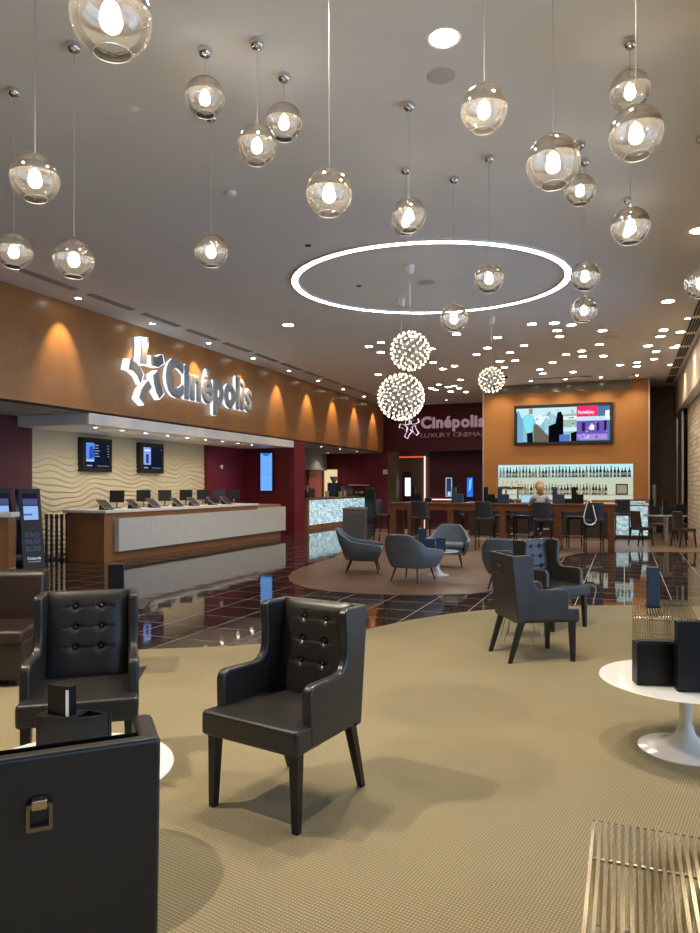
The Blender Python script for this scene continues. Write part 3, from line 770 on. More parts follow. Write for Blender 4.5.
tt=word('Style&Joy',.52,.10,.004,emis('tv_lettering',(1,.9,.95),1.2),M['white'],tv,T(446,0)[0],T(0,137)[1],.03,.01,'screen_letter')
for c in kids(tv):
    if c.name.startswith('screen_letter'): c.location.y=-.119
# menu boards on the wave wall (local: faces +X)
def menu_board(px0,px1,py,kind,label):
    y0=PX(px0,py,X1).y; y1=PX(px1,py,X1).y; w_=y1-y0
    t=thing('menu_screen',(X1-.03,(y0+y1)/2,1.89),pi/2,label,'screen','menu screens over the ticket counter')
    mb().box(-w_/2,w_/2,-.06,.13,0,.80).build('frame',M['black'],t,bevel=.008)
    X_=lambda f:-w_/2+f*w_; 
    L_=[([(X_(.10),.10),(X_(.90),.70)],(.010,.012,.03),.8)]
    if kind==0:
        L_+=[([(X_(.11),.24),(X_(.38),.68)],(.10,.28,.80),1.0),([(X_(.20),.30),(X_(.36),.34),(X_(.38),.50),(X_(.32),.62),(X_(.22),.58)],(.03,.08,.40),1.0),([(X_(.12),.24),(X_(.36),.28)],(.5,.65,.95),1.0)]
        for k in range(5): L_.append(([(X_(.40),.62-k*.065),(X_(.40+random.uniform(.10,.18)),.635-k*.065)],(.35,.50,.9),1.0)); L_.append(([(X_(.83),.62-k*.065),(X_(.87),.635-k*.065)],(.5,.6,.8),.8))
    else:
        L_+=[([(X_(.11),.22),(X_(.42),.68)],(.22,.36,.85),1.0),([(X_(.22),.26),(X_(.32),.50)],(.02,.03,.10),1),([(X_(.14),.58),(X_(.40),.62)],(.8,.85,1),1.0),([(X_(.86),.62),(X_(.89),.635)],(.5,.6,.8),.8)]
    L_.append(([(X_(.12),.13),(X_(.30),.155)],(.45,.55,.9),.8)); L_.append(([(X_(.46),.13),(X_(.86),.15)],(.25,.3,.5),.6))
    rects(t,'screen_picture',L_,-.062)
menu_board(81.6,111.2,441,0,'left black menu screen with blue picture on the cream wavy wall')
menu_board(139.9,163,445,1,'right black menu screen with pale blue picture on the cream wavy wall')
def portrait(name,p,w_,h,rz,lst,label,group=None):
    t=thing(name,p,rz,label,'screen',group); mb().box(-w_/2,w_/2,-.06,0,0,h).build('frame',M['black'],t,bevel=.008); rects(t,'screen_picture',lst,-.062); return t
p=PY(267,492,20.25); 
ww,hh=.42,1.22
portrait('menu_screen',(p.x,20.26,1.36),ww+.08,hh+.08,0,[([(-ww/2,.04),(ww/2,hh+.04)],(.16,.42,.95),.95),([(-ww/2+.03,hh+.04),(ww/2-.03,hh+.04),(.06,hh-.06),(-.06,hh-.06)],(.02,.16,.70),1),
   ([(-.17,.56),(.17,.575)],(.10,.28,.65),1),([(-.14,.44),(.14,.45)],(.25,.5,.85),1),([(-.15,.80),(.12,.81)],(.12,.34,.8),1),([(-.15,.92),(.15,.93)],(.12,.34,.8),1),([(-.15,.68),(.10,.69)],(.12,.34,.8),1)],'tall bright blue portrait screen on the red wall right of the ticket counter')
def rearscreen(px,lst,label):
    q=PY(px,500,30.35); portrait('poster_screen',(q.x,30.38,1.0),.36,1.0,0,lst,label,'portrait screens on the rear wall')
rearscreen(408,[([(-.13,.1),(.13,.92)],(.9,.93,1),1.3)],'narrow glowing white portrait screen on the brown rear panel')
rearscreen(449,[([(-.14,.08),(.14,.92)],(.5,.65,.85),.9),([(-.11,.10),(.11,.89)],(.02,.04,.12),1),([(-.05,.12),(.08,.30)],(.6,.7,.9),.9)],'portrait poster screen with pale blue outline on the rear wall')
rearscreen(470,[([(-.13,.08),(.13,.92)],(.02,.16,.75),1.1),([(-.06,.3),(.05,.45),(.08,.9),(-.02,.8)],(.25,.6,1),1)],'vivid blue portrait poster screen nearest the orange wall')
# neon outline
n0=PY(394,455.5,30.3); n1=PY(424.5,455.5,30.3); nz=2.88
t=thing('neon_strip',(n1.x,30.36,0),0,'thin red and white neon line framing the brown rear panel','neon light')
mb().box(n0.x-n1.x,0,-.03,0,nz-.05,nz).build('top_tube',M['neonred'],t); mb().box(-.03,.03,-.035,0,0,nz).build('side_tube',M['neon'],t)
o=mb().box(0,1.3,-.03,0,.55,.6).build('neon_strip',M['neon']); o.location=PY(428,512,30.3)*1; o.location.z=.38; tag(o,'short low horizontal lit strip seen under the long table','neon light')

# ------------------------------------------------------------------ ticket counter
t=thing('ticket_counter',(X0,11.3,0),0,'long ticket counter with white top, pale stone front and wood base','counter')
mb().box(-.85,0.12,.05,7.85,0,1.0).build('wood_body',M['counterwood'],t,bevel=.005)
mb().box(-.92,.20,0,6.35,1.0,1.055).build('worktop',M['white'],t,bevel=.004)
mb().box(.12,.24,.35,7.95,.20,.88).build('front_panel',M['greywhite'],t,bevel=.004)
mb().box(-.60,.24,6.38,7.95,.88,.92).build('low_top',M['greywhite'],t)
mb().box(-.75,.10,.06,6.3,.90,1.0).build('wood_apron',M['counterwood'],t)
# wood_apron intentionally inside the body line; podium at the left border
p=C(-6.0,12.3); t=thing('host_podium',(p.x,p.y,0),TH+.15,'wooden stand with white top cut off by the left border','podium')
mb().box(-.8,0,0,.4,.09,1.0).build('wood_body',M['counterwood'],t); mb().box(-.85,.06,-.06,.42,1.0,1.08).build('top',M['white'],t,bevel=.004); mb().box(-.78,.01,.01,.38,0,.09).build('plinth',M['trimwhite'],t)
# monitors and tilted touch terminals
def mk_monitor():
    t=thing('pos_monitor',(0,0,1.055))
    mb().box(-.09,.09,-.07,.09,0,.02).build('base',M['grey'],t,bevel=.004); mb().cyl((0,.02,.02),(0,.04,.18),.02,n=8).build('neck',M['grey'],t)
    s=mb(); s.M=Matrix.Translation((0,.02,.13))@Matrix.Rotation(radians(-8),4,'X'); s.box(-.16,.16,-.015,.02,0,.27); s.build('screen',M['black'],t,bevel=.006); return t
def mk_terminal():
    t=thing('touch_terminal',(0,0,1.055))
    mb().prism([(-.12,0),(.12,0),(.10,.10),(-.02,.06)],lambda u,v,w:(w,u,v),-.10,.10).build('base',M['black'],t,bevel=.006)
    s=mb(); s.M=Matrix.Translation((0,-.02,.06))@Matrix.Rotation(radians(-48),4,'X'); s.box(-.15,.15,-.012,.015,-.06,.22); s.build('screen',M['grey'],t,bevel=.005)
    s=mb(); s.M=Matrix.Translation((0,-.02,.06))@Matrix.Rotation(radians(-48),4,'X'); s.box(-.13,.13,-.014,-.012,-.04,.20); s.build('glass',M['black'],t); return t
mon0=mk_monitor(); ter0=mk_terminal()
for i,px in enumerate((116.6,143.4,164.9,185.7,203,220,234)):
    q=PX(px,500,-10.50); l='black back of a small monitor on the ticket counter, %s from the left'%nth(i)
    o=mon0 if i==0 else dup(mon0,(0,0,0)); o.location=(q.x,q.y,1.055); o.rotation_euler=(0,0,radians(25+8*(i%3))); tag(o,l,'monitor','monitors on the ticket counter')
for i,px in enumerate((106.5,134.5,154.5,178,194.5,213,227)):
    q=PX(px,500,-10.0); l='tilted black touch terminal on the ticket counter, %s from the left'%nth(i)
    o=ter0 if i==0 else dup(ter0,(0,0,0)); o.location=(q.x,q.y,1.055); o.rotation_euler=(0,0,radians(95+10*(i%2))); tag(o,l,'terminal','touch terminals on the ticket counter')
# kiosks
def mk_kiosk():
    t=thing('ticket_kiosk',(0,0,0))
    prof=[(-.30,0),(.14,0),(.16,.12),(.16,.95),(.30,1.45),(.22,1.50),(.10,1.50),(-.22,.30),(-.30,.10)]   # y (front negative), z
    prof=[(-.26,0),(.18,0),(.20,.1),(.12,.75),(.26,1.46),(.20,1.50),(.08,1.50),(-.22,.12)]
    mb().prism(prof,lambda u,v,w:(w,u,v),-.20,.20).build('cabinet',mat('kiosk_charcoal',(.02,.021,.026),.3),t,bevel=.015)
    d=Vector((0,.30,1.38)).normalized()      # along the sloping front
    nrm=Vector((0,-d.z,d.y))
    fr=Matrix(((1,0,0,0),(0,-nrm.y*-1,0,0),(0,0,0,0),(0,0,0,1)))
    def pl(u,s,k=.004): return Vector((u,-.22,.12))+d*s+nrm*k
    m=mb(); mats=[]
    def r(u0,u1,s0,s1,c,st,k): 
        m.cur=len(mats); mats.append(emis('kiosk_tone',c,st)); m.quad(pl(u0,s0,k),pl(u1,s0,k),pl(u1,s1,k),pl(u0,s1,k))
    r(-.14,.14,.80,1.32,(.02,.02,.05),.6,.004); r(-.13,.13,.82,1.08,(.28,.48,.85),.95,.006); r(-.13,.13,1.10,1.22,(.08,.09,.25),.9,.006); r(-.13,.02,.90,.94,(.10,.18,.35),.9,.008)
    m.build('touch_screen',mats,t,fix=False)
    m=mb(); m.M=Matrix.Translation((0,0,0)); 
    m.add([pl(-.10,.66),pl(-.02,.66),pl(-.02,.72),pl(-.10,.72)],[(0,1,2,3)]); m.add([pl(.04,.68),pl(.11,.68),pl(.11,.71),pl(.04,.71)],[(0,1,2,3)]); m.build('card_slots',M['black'],t)
    ang=atan2(d.z,d.y)
    def wd(tx,s,wdt,cap,c,st):
        hold=[]
        word(tx,wdt,cap,.003,emis('kiosk_lettering',c,st),M['black'],t,0,0,0,.05,'lettering')
        for cidx in kids(t):
            if cidx.name.startswith('lettering') and not cidx.get('done'):
                cidx['done']=1; cidx.rotation_euler=(ang,0,0); cidx.location=pl(-wdt/2,s,.006)
    wd('SIT BACK',.50,.26,.085,(.10,.17,.34),.6); wd('RELAX',.37,.26,.085,(.10,.17,.34),.6); wd('ESCAPE',.24,.26,.085,(.10,.17,.34),.6)
    wd('Cinépolis',.08,.24,.05,(.8,.85,1),.9); wd('LUXURY CINEMAS',.03,.22,.022,(.7,.75,.9),.7)
    for c in kids(t):
        if 'done' in c.keys(): del c['done']
    return t
k0=mk_kiosk(); k0.location=(-10.28,9.95,0); k0.rotation_euler=(0,0,radians(64)); tag(k0,'dark self-service ticket kiosk with lit screen, fully visible left of the ticket counter','kiosk','ticket kiosks')
dup(k0,C(-6.60,13.25,0),radians(64),'dark self-service ticket kiosk half hidden behind the white-topped stand')
# belt posts
def mk_post():
    t=thing('queue_post',(0,0,0)); mb().lathe([(1e-4,.05),(.046,.045),(.048,.01),(.048,0)],20).build('base',M['black'],t,smooth=40)
    mb().cyl((0,0,.02),(0,0,.88),.028,n=12).build('pole',M['black'],t,smooth=40); mb().cyl((0,0,.86),(0,0,.96),.036,n=12).build('belt_head',M['black'],t,smooth=40); return t
p0=mk_post()
for i,px in enumerate((46.5,51.6,56.7,61.8,66.9)):
    q=F(px,560); o=p0 if i==0 else dup(p0,(0,0,0)); o.location=(q.x,q.y,0); tag(o,'black queue barrier post parked beside the ticket counter, %s from the left'%nth(i),'barrier post','parked queue posts')
# red wall switch plate, thermostat, wall camera
for (p,l,nm) in ((PX(221,467,X1),'small white plate on the red wall behind the ticket counter','wall_switch'),(PY(385.5,472,YF),'small white box on the red pier left of the neon panel','wall_box')):
    s=mb().box(-.0,.04,-.06,.06,-.06,.06) if nm=='wall_switch' else mb().box(-.1,.1,-.06,0,-.1,.1)
    o=s.build(nm,M['white'],bevel=.004); o.location=p; tag(o,l,'switch' if nm=='wall_switch' else 'box')

# ------------------------------------------------------------------ drinks counter
t=thing('drinks_counter',(-10.4,22.4,0),0,'wood-topped drinks counter with glowing blue glass mosaic front','counter')
mb().box(-.8,-.03,0,6.3,0,1.08).build('body',M['counterwood'],t); mb().box(-.85,.08,-.08,6.4,1.08,1.13).build('wood_top',M['counterwood'],t,bevel=.004)
mb().box(-.03,0,.12,6.2,.16,1.04).build('mosaic_panel',M['mosaic'],t); mb().box(-.03,.03,-.02,.12,0,1.08).build('end_post',M['counterwood'],t); mb().box(-.03,.02,.12,6.2,0,.16).build('plinth',M['counterwood'],t)
def on_dc(px,X=-10.75): q=PX(px,497,X); return Vector((X,q.y,1.13))
t=thing('espresso_machine',on_dc(303.5),pi/2+.3,'dark espresso machine at the left end of the drinks counter','coffee machine')
mb().box(-.25,.25,-.2,.2,.0,.08).build('base',M['black'],t,bevel=.01); mb().box(-.25,.25,-.2,.2,.28,.45).build('head',M['steel'],t,bevel=.02); mb().box(-.25,.25,.05,.2,.08,.28).build('body',M['black'],t); mb().cyl((.1,-.12,.2),(.1,-.12,.28),.04).build('group_head',M['chrome'],t)
t=thing('card_terminal_box',on_dc(310),pi/2+.3,'brown boxy register on the drinks counter beside the espresso machine','register')
mb().box(-.25,.25,-.15,.15,0,.34).build('body',mat('brown_box',(.10,.07,.06),.5),t,bevel=.02); mb().box(-.2,.2,-.16,-.15,.06,.28).build('screen',M['black'],t)
t=thing('grinder',on_dc(334,-10.9),pi/2,'black coffee grinder before the bright kitchen doorway','coffee machine')
mb().box(-.22,.22,-.2,.2,0,.55).build('body',M['black'],t,bevel=.02); mb().lathe([(.06,.55),(.16,.75),(.16,.80),(1e-4,.80)],16).build('hopper',M['grey'],t,smooth=40)
for i,(px,h) in enumerate(((327,.22),(340,.2),(344.5,.22))):
    o=mb().lathe([(1e-4,0),(.06,0),(.08,h),(1e-4,h)],14).build('paper_cup',mat('cup',(.6,.5,.42),.6),smooth=40); o.location=on_dc(px,-10.5); tag(o,'pale cup stack on the drinks counter, %s from the left'%nth(i),'cup','cups on the drinks counter')
t=thing('pastry_case',on_dc(348.5),pi/2,'grey glass-fronted pastry case on the drinks counter','display case')
mb().box(-.5,.5,-.25,.25,0,.06).build('base',M['steel'],t); mb().box(-.5,.5,.0,.25,.06,.42).build('back',M['grey'],t,bevel=.02); mb().box(-.5,.5,-.25,.25,.42,.45).build('lid',M['steel'],t)
t=thing('display_case',on_dc(359),pi/2,'glass case with lit snacks and white top label, right end of the drinks counter','display case')
mb().box(-.6,.6,-.25,.25,0,.05).build('base',M['black'],t); mb().box(-.6,.6,-.25,.25,.44,.48).build('top',M['whitegloss'],t); mb().box(-.6,.6,.2,.25,.05,.44).build('back',M['brownwall'],t)
for s in (-.35,.05,.35): mb().sphere((s,0,.13),.08,12,8,.8).build('pastry',mat('pastry',(.75,.55,.35),.7),t,smooth=180)
q=F(371,522.5); t=thing('drinks_fridge',q,pi/2,'tall black curved-front cooler at the far end of the drinks counter','cooler')
mb().prism([(-.35,0),(.35,0),(.35,1.3),(.1,1.52),(-.15,1.45),(-.35,1.0)],lambda u,v,w:(u*.62,w*.62,v),-.35,.35).build('body',M['black'],t,bevel=.03); mb().box(-.12,-.10,-.235,-.215,.4,1.2).build('handle',M['chrome'],t)
# wall tv and sloping dark screen above
t=thing('wall_television',(-12.55,24.0,2.42),pi/2,'black television tilted on the grey bulkhead over the drinks counter','television'); s=mb(); s.M=Matrix.Rotation(radians(12),4,'X'); s.box(-.9,.9,-.08,0,0,.52); s.build('screen',M['black'],t,bevel=.01)
# waste bin
q=F(355,542); t=thing('waste_bin',q,TH-.25,'grey metal double-hole waste bin before the drinks counter','bin')
mb().box(-.29,.29,-.26,.26,.02,.90).build('body',M['bin'],t,bevel=.015); mb().box(-.30,.30,-.27,.27,.90,.95).build('top',M['grey'],t,bevel=.01)
for s in (-.14,.14): mb().lathe([(.08,.0),(.11,.0),(.11,.02),(.08,.02),(.08,.0)],18,(s,-.02,.95)).build('opening_ring',M['chrome'],t)
mb().box(-.27,.27,-.263,-.26,.76,.86).build('front_flap',M['steel'],t)

# ------------------------------------------------------------------ bar
# shelves
t=thing('bottle_shelf',((nx0+nx1)/2,BY+.22,1.855),0,'upper glass shelf across the glowing bar niche','shelf'); hw=(nx1-nx0)/2-.01
mb().box(-hw,hw,-.16,.15,-.02,.0).build('board',emis('lit_shelf_edge',(.45,.68,.66),.5),t)
t=thing('bottle_shelf',((nx0+nx1)/2,BY+.22,1.26),0,'lower shelf across the glowing bar niche','shelf'); mb().box(-hw,hw,-.16,.15,-.02,0).build('board',mat('pale_shelf',(.55,.55,.5),.3),t)
BC={'dark':(.012,.012,.010),'brown':(.06,.022,.006),'green':(.01,.16,.05),'amber':(.42,.15,.02),'clear':(.42,.52,.52),'gold':(.40,.34,.10)}
bmat={k:mat('bottle_glass_'+k,c,.12) for k,c in BC.items()}; labm=mat('bottle_label',(.62,.60,.52),.6); capm={k:mat('bottle_cap_'+k,c,.4) for k,c in (('black',(.02,.02,.02)),('gold',(.5,.35,.1)),('red',(.4,.03,.02)))}
def mk_bottle(kind,shape):
    pr={0:[(1e-4,0),(.037,0),(.038,.01),(.038,.185),(.030,.215),(.014,.25),(.013,.31)],
        1:[(1e-4,0),(.044,0),(.045,.01),(.045,.15),(.035,.18),(.015,.20),(.014,.265)],
        2:[(1e-4,0),(.034,0),(.034,.19),(.022,.23),(.014,.27),(.013,.33)]}[shape]
    b=mb().lathe(pr,14).build('bottle',bmat[kind],smooth=50)
    tp=pr[-1][1]; mb().cyl((0,0,tp-.03),(0,0,tp+.008),.0155,n=10).build('cap',capm[random.choice(list(capm))],b); r=pr[3][0] if shape<2 else .034
    mb().lathe([(r+.0008,.05),(r+.0008,.13)],14).build('label',labm,b,smooth=180); return b
protos={}
def bottle(x,z,kind,shape,label,grp):
    kx=(kind,shape); 
    if kx not in protos: o=mk_bottle(kind,shape); protos[kx]=(o,kids(o))
    else:
        b,ks=protos[kx]; o=b.copy(); COL.objects.link(o)
        for c in ks: d=c.copy(); COL.objects.link(d); d.parent=o
    o.location=(x,BY+.18+random.uniform(-.03,.05),z); o.scale=(1.12,1.12,random.uniform(1.0,1.16)); tag(o,label,'bottle',grp)
kt=['clear','clear','dark','dark','brown','dark','gold','brown','amber','dark','gold','amber','amber','dark','dark','clear','brown','gold','dark','green','dark','dark','brown','dark','green','dark','gold','brown','dark','dark','dark','dark','green','dark','brown','dark','dark','dark','dark']
for i,k in enumerate(kt):
    x=nx0+.12+(nx1-nx0-.24)*i/(len(kt)-1)+random.uniform(-.008,.008)
    bottle(x,1.855,k,random.choice((0,0,1,2)),'%s bottle, %s from the left on the upper glowing bar shelf'%(k,nth(i)),'bottles on the upper bar shelf')
kl=['clear','clear','gold','clear','dark','clear','gold','clear','dark','gold','clear','green','clear','gold','dark','green','dark','gold','green','dark','clear','dark','green','clear','dark','green','dark','clear','dark']
for i,k in enumerate(kl):
    x=nx0+.75+(2.85)*i/(len(kl)-1)+random.uniform(-.006,.006)
    bottle(x,1.26,k,random.choice((0,0,2)),'%s bottle, %s from the left on the lower bar shelf'%(k,nth(i)),'bottles on the lower bar shelf')
t=thing('picture_frame',(nx1-.35,BY+.20,1.26),0,'small dark-framed picture at the right end of the lower bar shelf','picture')
mb().box(-.19,.19,0,.03,0,.36).build('frame',M['brownleather'],t,bevel=.004); mb().box(-.15,.15,-.002,0,.04,.32).build('print',mat('pale_print',(.75,.70,.55),.6),t)
t=thing('bar_counter',(-1.95,21.9,0),0,'bar counter with glowing glass mosaic end below the bottle niche','counter')
mb().box(-2.6,2.6,0,.6,0,1.0).build('body',M['brownvinyl'],t); mb().box(-2.65,2.65,-.18,.65,1.0,1.05).build('top',M['whitegloss'],t,bevel=.004); mb().box(1.55,2.58,-.02,0,.12,.97).build('mosaic_panel',M['barmosaic'],t)
q=PY(637,505,24.2); t=thing('service_counter',(.22,24.0,0),0,'small counter with backlit mosaic right of the bar','counter')
mb().box(-.22,.42,0,.5,0,1.12).build('body',M['tablewood'],t); mb().box(-.2,.40,-.02,0,.82,1.08).build('mosaic_panel',M['barmosaic'],t)
# brass dome coffee machine on the bar (left)
q=PY(512,497,22.1); t=thing('beer_tower',(q.x,22.1,1.05),0,'gold and chrome round-topped drinks tower standing on the bar left','tap tower')
mb().box(-.28,.28,-.12,.12,.0,.10).build('base',M['steel'],t,bevel=.01); 
for s in (-.18,.18): mb().cyl((s,0,.1),(s,0,.38),.03).build('column',M['chrome'],t,smooth=40)
mb().box(-.36,.36,-.12,.12,.38,.50).build('bar_head',M['brass'],t,bevel=.03)
for i in range(5): mb().cyl((-.28+.14*i,0,.5),(-.28+.14*i,0,.66),.018,.026,8).build('tap_handle',M['whitegloss'],t,smooth=40)

# ------------------------------------------------------------------ stools, chairs
def mk_seatchair(name, sh, bh, vinyl, legm, foot):
    t=thing(name,(0,0,0)); w=.21
    mb().box(-w,w,-.21,.20,sh-.05,sh+.03).build('seat',vinyl,t,bevel=.025,seg=3)
    # curved upright backrest
    def fn(a,b):
        x=(a-.5)*2*w*(1-.06*b); y=.19+.06*b-.05*(a*2-1)**2*.9; return (x,y,sh-.04+(bh-sh+.04)*b)
    m=mb().grid(10,8,fn); bk=m.build('backrest',vinyl,t,smooth=180,fix=False); sd=bk.modifiers.new('solid','SOLIDIFY'); sd.thickness=.035; sd.offset=1; bv=bk.modifiers.new('bev','BEVEL'); bv.width=.01; bv.segments=2; bv.limit_method='ANGLE'
    for sx in (-1,1):
        mb().frustum((sx*.185,-.215,0),.012,(sx*.175,-.17,sh-.04),.018).build('leg',legm,t)
        mb().frustum((sx*.185,.245,0),.012,(sx*.175,.17,sh-.04),.018).build('leg',legm,t)
    if foot:
        f=mb(); 
        f.cyl((-.18,-.20,.28),(.18,-.20,.28),.009,n=8); f.cyl((-.18,.225,.28),(.18,.225,.28),.009,n=8)
        for sx in (-1,1): f.cyl((sx*.18,-.20,.28),(sx*.18,.225,.28),.009,n=8)
        f.build('footrest',M['steel'],t)
    return t
st0=mk_seatchair('bar_stool',.76,1.17,M['vinyl'],M['legblack'],True)
TY=17.35  # near edge of the long high table
stools=[(-5.95,TY+.35,radians(85),'dark bar stool at the far left end of the long table, side on'),
 (-4.75,TY-.35,pi,'dark bar stool backing the viewer at the long table, below the white portrait screen'),
 (-3.15,TY-.35,pi,'dark bar stool backing the viewer, next left of the seated woman'),
 (-1.78,TY-.38,pi,'dark blue bar stool the seated woman sits on'),
 (-.66,TY-.38,pi+.15,'dark bar stool with a white-strapped bag hanging, right end of the long table'),
 (-1.15,TY+1.15,.2,'dark bar stool beyond the long table, seen between the woman and the bag'),
 (-2.45,TY+1.15,0,'dark bar stool beyond the long table, just left of the woman'),
 (-2.95,TY+1.35,-.2,'dark bar stool beyond the long table, half behind the stool left of the woman'),
 (-4.2,TY+1.15,.1,'dark bar stool beyond the left part of the long table'),]
for i,(x,y,r,l) in enumerate(stools):
    o=st0 if i==0 else dup(st0,(0,0,0)); o.location=(x,y,.005); o.rotation_euler=(0,0,r); tag(o,l,'bar stool','bar stools at the long table')
for i,(x,y,l) in enumerate(((-.05,21.2,'tall dark bar stool at the right end of the bar counter'),(-2.2,21.3,'dark bar stool against the bar counter behind the seated woman'),(-3.3,21.3,'dark bar stool against the left half of the bar counter'))):
    dup(st0,(x,y,.005),pi,l,'stools at the bar counter')
# long high table
t=thing('high_table',(-5.72,TY,0.005),0,'long reddish brown communal high table on slab legs','table'); Lh=5.56
mb().box(0,Lh,0,.85,1.07,1.12).build('tabletop',M['tablewood'],t,bevel=.006); 
mb().box(.05,Lh-.05,.02,.06,.93,1.07).build('apron',M['tablewood'],t); mb().box(.05,Lh-.05,.79,.83,.93,1.07).build('apron',M['tablewood'],t)
for x in (.04,.50,1.56,2.86,4.16,5.36):
    mb().box(x,x+.15,.02,.83,0,.93).build('leg',M['tablewood'],t,bevel=.004)
# menu caddies: low box with a tall folder
def mk_caddy(c):
    t=thing('menu_caddy',(0,0,0)); mb().box(-.02,.15,-.05,.07,0,.22).build('low_box',c,t,bevel=.003); mb().box(-.13,-.02,-.055,.055,0,.40).build('tall_folder',c,t,bevel=.003); return t
cb=mk_caddy(M['navy']); ck=mk_caddy(M['blacksatin'])
cads=[(cb,457,TY+.3,'blue menu caddy on the long table, left of centre'),(cb,503,TY+.3,'blue menu caddy on the long table left of the laptop'),(cb,558,TY+.3,'blue menu caddy on the long table just right of the woman'),
      (ck,489,TY+.6,'black menu caddy on the long table near the edge of the orange wall'),(ck,416,TY+.5,'black menu caddy on the left end of the long table'),(ck,577,TY+.6,'black menu caddy on the right part of the long table')]
u_={id(cb):0,id(ck):0}
for b_,px,Y,l in cads:
    q=PY(px,500,Y); o=b_ if not u_[id(b_)] else dup(b_,(0,0,0)); u_[id(b_)]=1
    o.location=(q.x,Y,1.125); o.rotation_euler=(0,0,.1); tag(o,l,'menu holder','menu caddies on the long table')
for i,(px,w_,l) in enumerate(((495,.16,'low black napkin box on the long table by the edge of the orange wall'),(570,.3,'low dark tray on the long table right of the blue caddy'),(428,.18,'low black box on the long table by the left caddy'))):
    q=PY(px,500,TY+.72); t=thing('napkin_box',(q.x,TY+.74,1.125),0,l,'box','low boxes on the long table'); mb().box(-w_/2,w_/2,-.06,.06,0,.10).build('box',M['blacksatin'],t,bevel=.004); mb().box(-w_/2+.02,w_/2-.02,-.045,.045,.10,.115).build('napkins',M['black'],t)
q=PY(527,500,TY+.30); t=thing('laptop',(q.x,TY+.36,1.125),.15,'open laptop with pale blue screen before the seated woman','laptop')
mb().box(-.15,.15,-.11,.11,0,.015).build('keyboard_base',M['grey'],t); s=mb(); s.M=Matrix.Translation((0,.11,.012))@Matrix.Rotation(radians(-15),4,'X'); s.box(-.15,.15,0,.008,0,.20); s.build('lid',M['grey'],t); s=mb(); s.M=Matrix.Translation((0,.11,.012))@Matrix.Rotation(radians(-15),4,'X'); s.box(-.14,.14,-.002,0,.01,.19); s.build('screen',emis('laptop_screen',(.45,.75,.95),.8),t)
# bag with pale strap on the stool
q=Vector((-.72,TY-.62,0)); t=thing('shoulder_bag',(q.x,q.y,.55),0,'dark bag hanging on a long white strap over the right bar stool back','bag')
mb().tube([(-.10,0,.15),(-.14,-.02,.30),(-.05,0,.66),(0.0,.04,.68),(.06,-.0,.55),(.13,-.02,.25),(.10,0,.12)],.011,8).build('strap',M['white'],t,smooth=180)
mb().tube([(-.13,0,.16),(-.05,0,.10),(.05,0,.10),(.12,0,.16)],[.02,.05,.05,.02],10).build('pouch',M['black'],t,smooth=180)
mb().tube([(-.12,-.03,.17),(-.05,-.05,.13),(.04,-.05,.12),(.11,-.03,.18)],.014,8).build('chain_trim',M['trimwhite'],t,smooth=180)

# ------------------------------------------------------------------ seated woman
def skinmesh(name, verts, edges, radii, root, m_, parent, sub=2):
    me=bpy.data.meshes.new(name); me.from_pydata(verts,edges,[]); o=bpy.data.objects.new(name,me); COL.objects.link(o); me.materials.append(m_)
    md=o.modifiers.new('skin','SKIN'); sv=me.skin_vertices[0].data
    for i,r in enumerate(radii): sv[i].radius=(r,r) if not isinstance(r,tuple) else r; sv[i].use_root=(i==root)
    md.use_smooth_shade=True
    ss=o.modifiers.new('sub','SUBSURF'); ss.levels=sub; ss.render_levels=sub; o.parent=parent; return o
pw=thing('person',(-1.84,TY-.36,.005),.25,'seated person with blond hair and grey shirt typing on a laptop at the long table','person')
V=[(0,.02,.86),(0,.0,1.0),(0,.04,1.16),(0,.07,1.28),(0,.09,1.36),(0,.12,1.46),(0,.15,1.55),      # 0-6 pelvis..head
   (-.17,.06,1.26),(-.22,.18,1.08),(-.15,.40,1.16),(-.13,.46,1.165),                               # 7-10 left arm
   (.17,.06,1.26),(.22,.20,1.08),(.10,.40,1.16),(.06,.46,1.165),                                  # 11-14
   (-.10,.04,.84),(-.12,.44,.83),(-.14,.36,.42),(-.14,.42,.33),                                   # 15-18
   (.10,.04,.84),(.11,.42,.83),(.06,.36,.42),(.05,.42,.33)]
E=[(0,1),(1,2),(2,3),(3,4),(4,5),(5,6),(3,7),(7,8),(8,9),(9,10),(3,11),(11,12),(12,13),(13,14),(0,15),(15,16),(16,17),(17,18),(0,19),(19,20),(20,21),(21,22)]
R_=[.13,.10,.115,.09,.045,.075,.085,.055,.042,.026,.03,.055,.042,.026,.03,.085,.06,.04,.035,.085,.06,.04,.035]
skinmesh('body',V,E,R_,0,M['skin'],pw)
skinmesh('shirt',[V[i] for i in (0,1,2,3,7,8,11,12)],[(0,1),(1,2),(2,3),(3,4),(4,5),(3,6),(6,7)],[.145,.118,.132,.10,.07,.055,.07,.055],0,M['shirt'],pw)
skinmesh('trousers',[V[i] for i in (0,15,16,17,19,20,21)],[(0,1),(1,2),(2,3),(0,4),(4,5),(5,6)],[.15,.10,.075,.052,.10,.075,.052],0,M['trousers'],pw)
hr=mb(); hr.sphere((0,.12,1.545),.112,16,12,1.12); hr.tube([(0,.05,1.56),(0,.02,1.47),(0,.03,1.38),(.01,.05,1.30)],[.09,.085,.07,.03],12); hr.build('hair',M['hair'],pw,smooth=180)
for s in (-.14,.05):
    mb().tube([(s,.36,.33),(s,.44,.31),(s,.52,.295)],[.04,.042,.03],10).build('shoe',M['black'],pw,smooth=180)
mb().tube([(0,.235,1.535),(0,.252,1.515),(0,.238,1.505)],[.008,.016,.01],8).build('nose',M['skin'],pw,smooth=180)

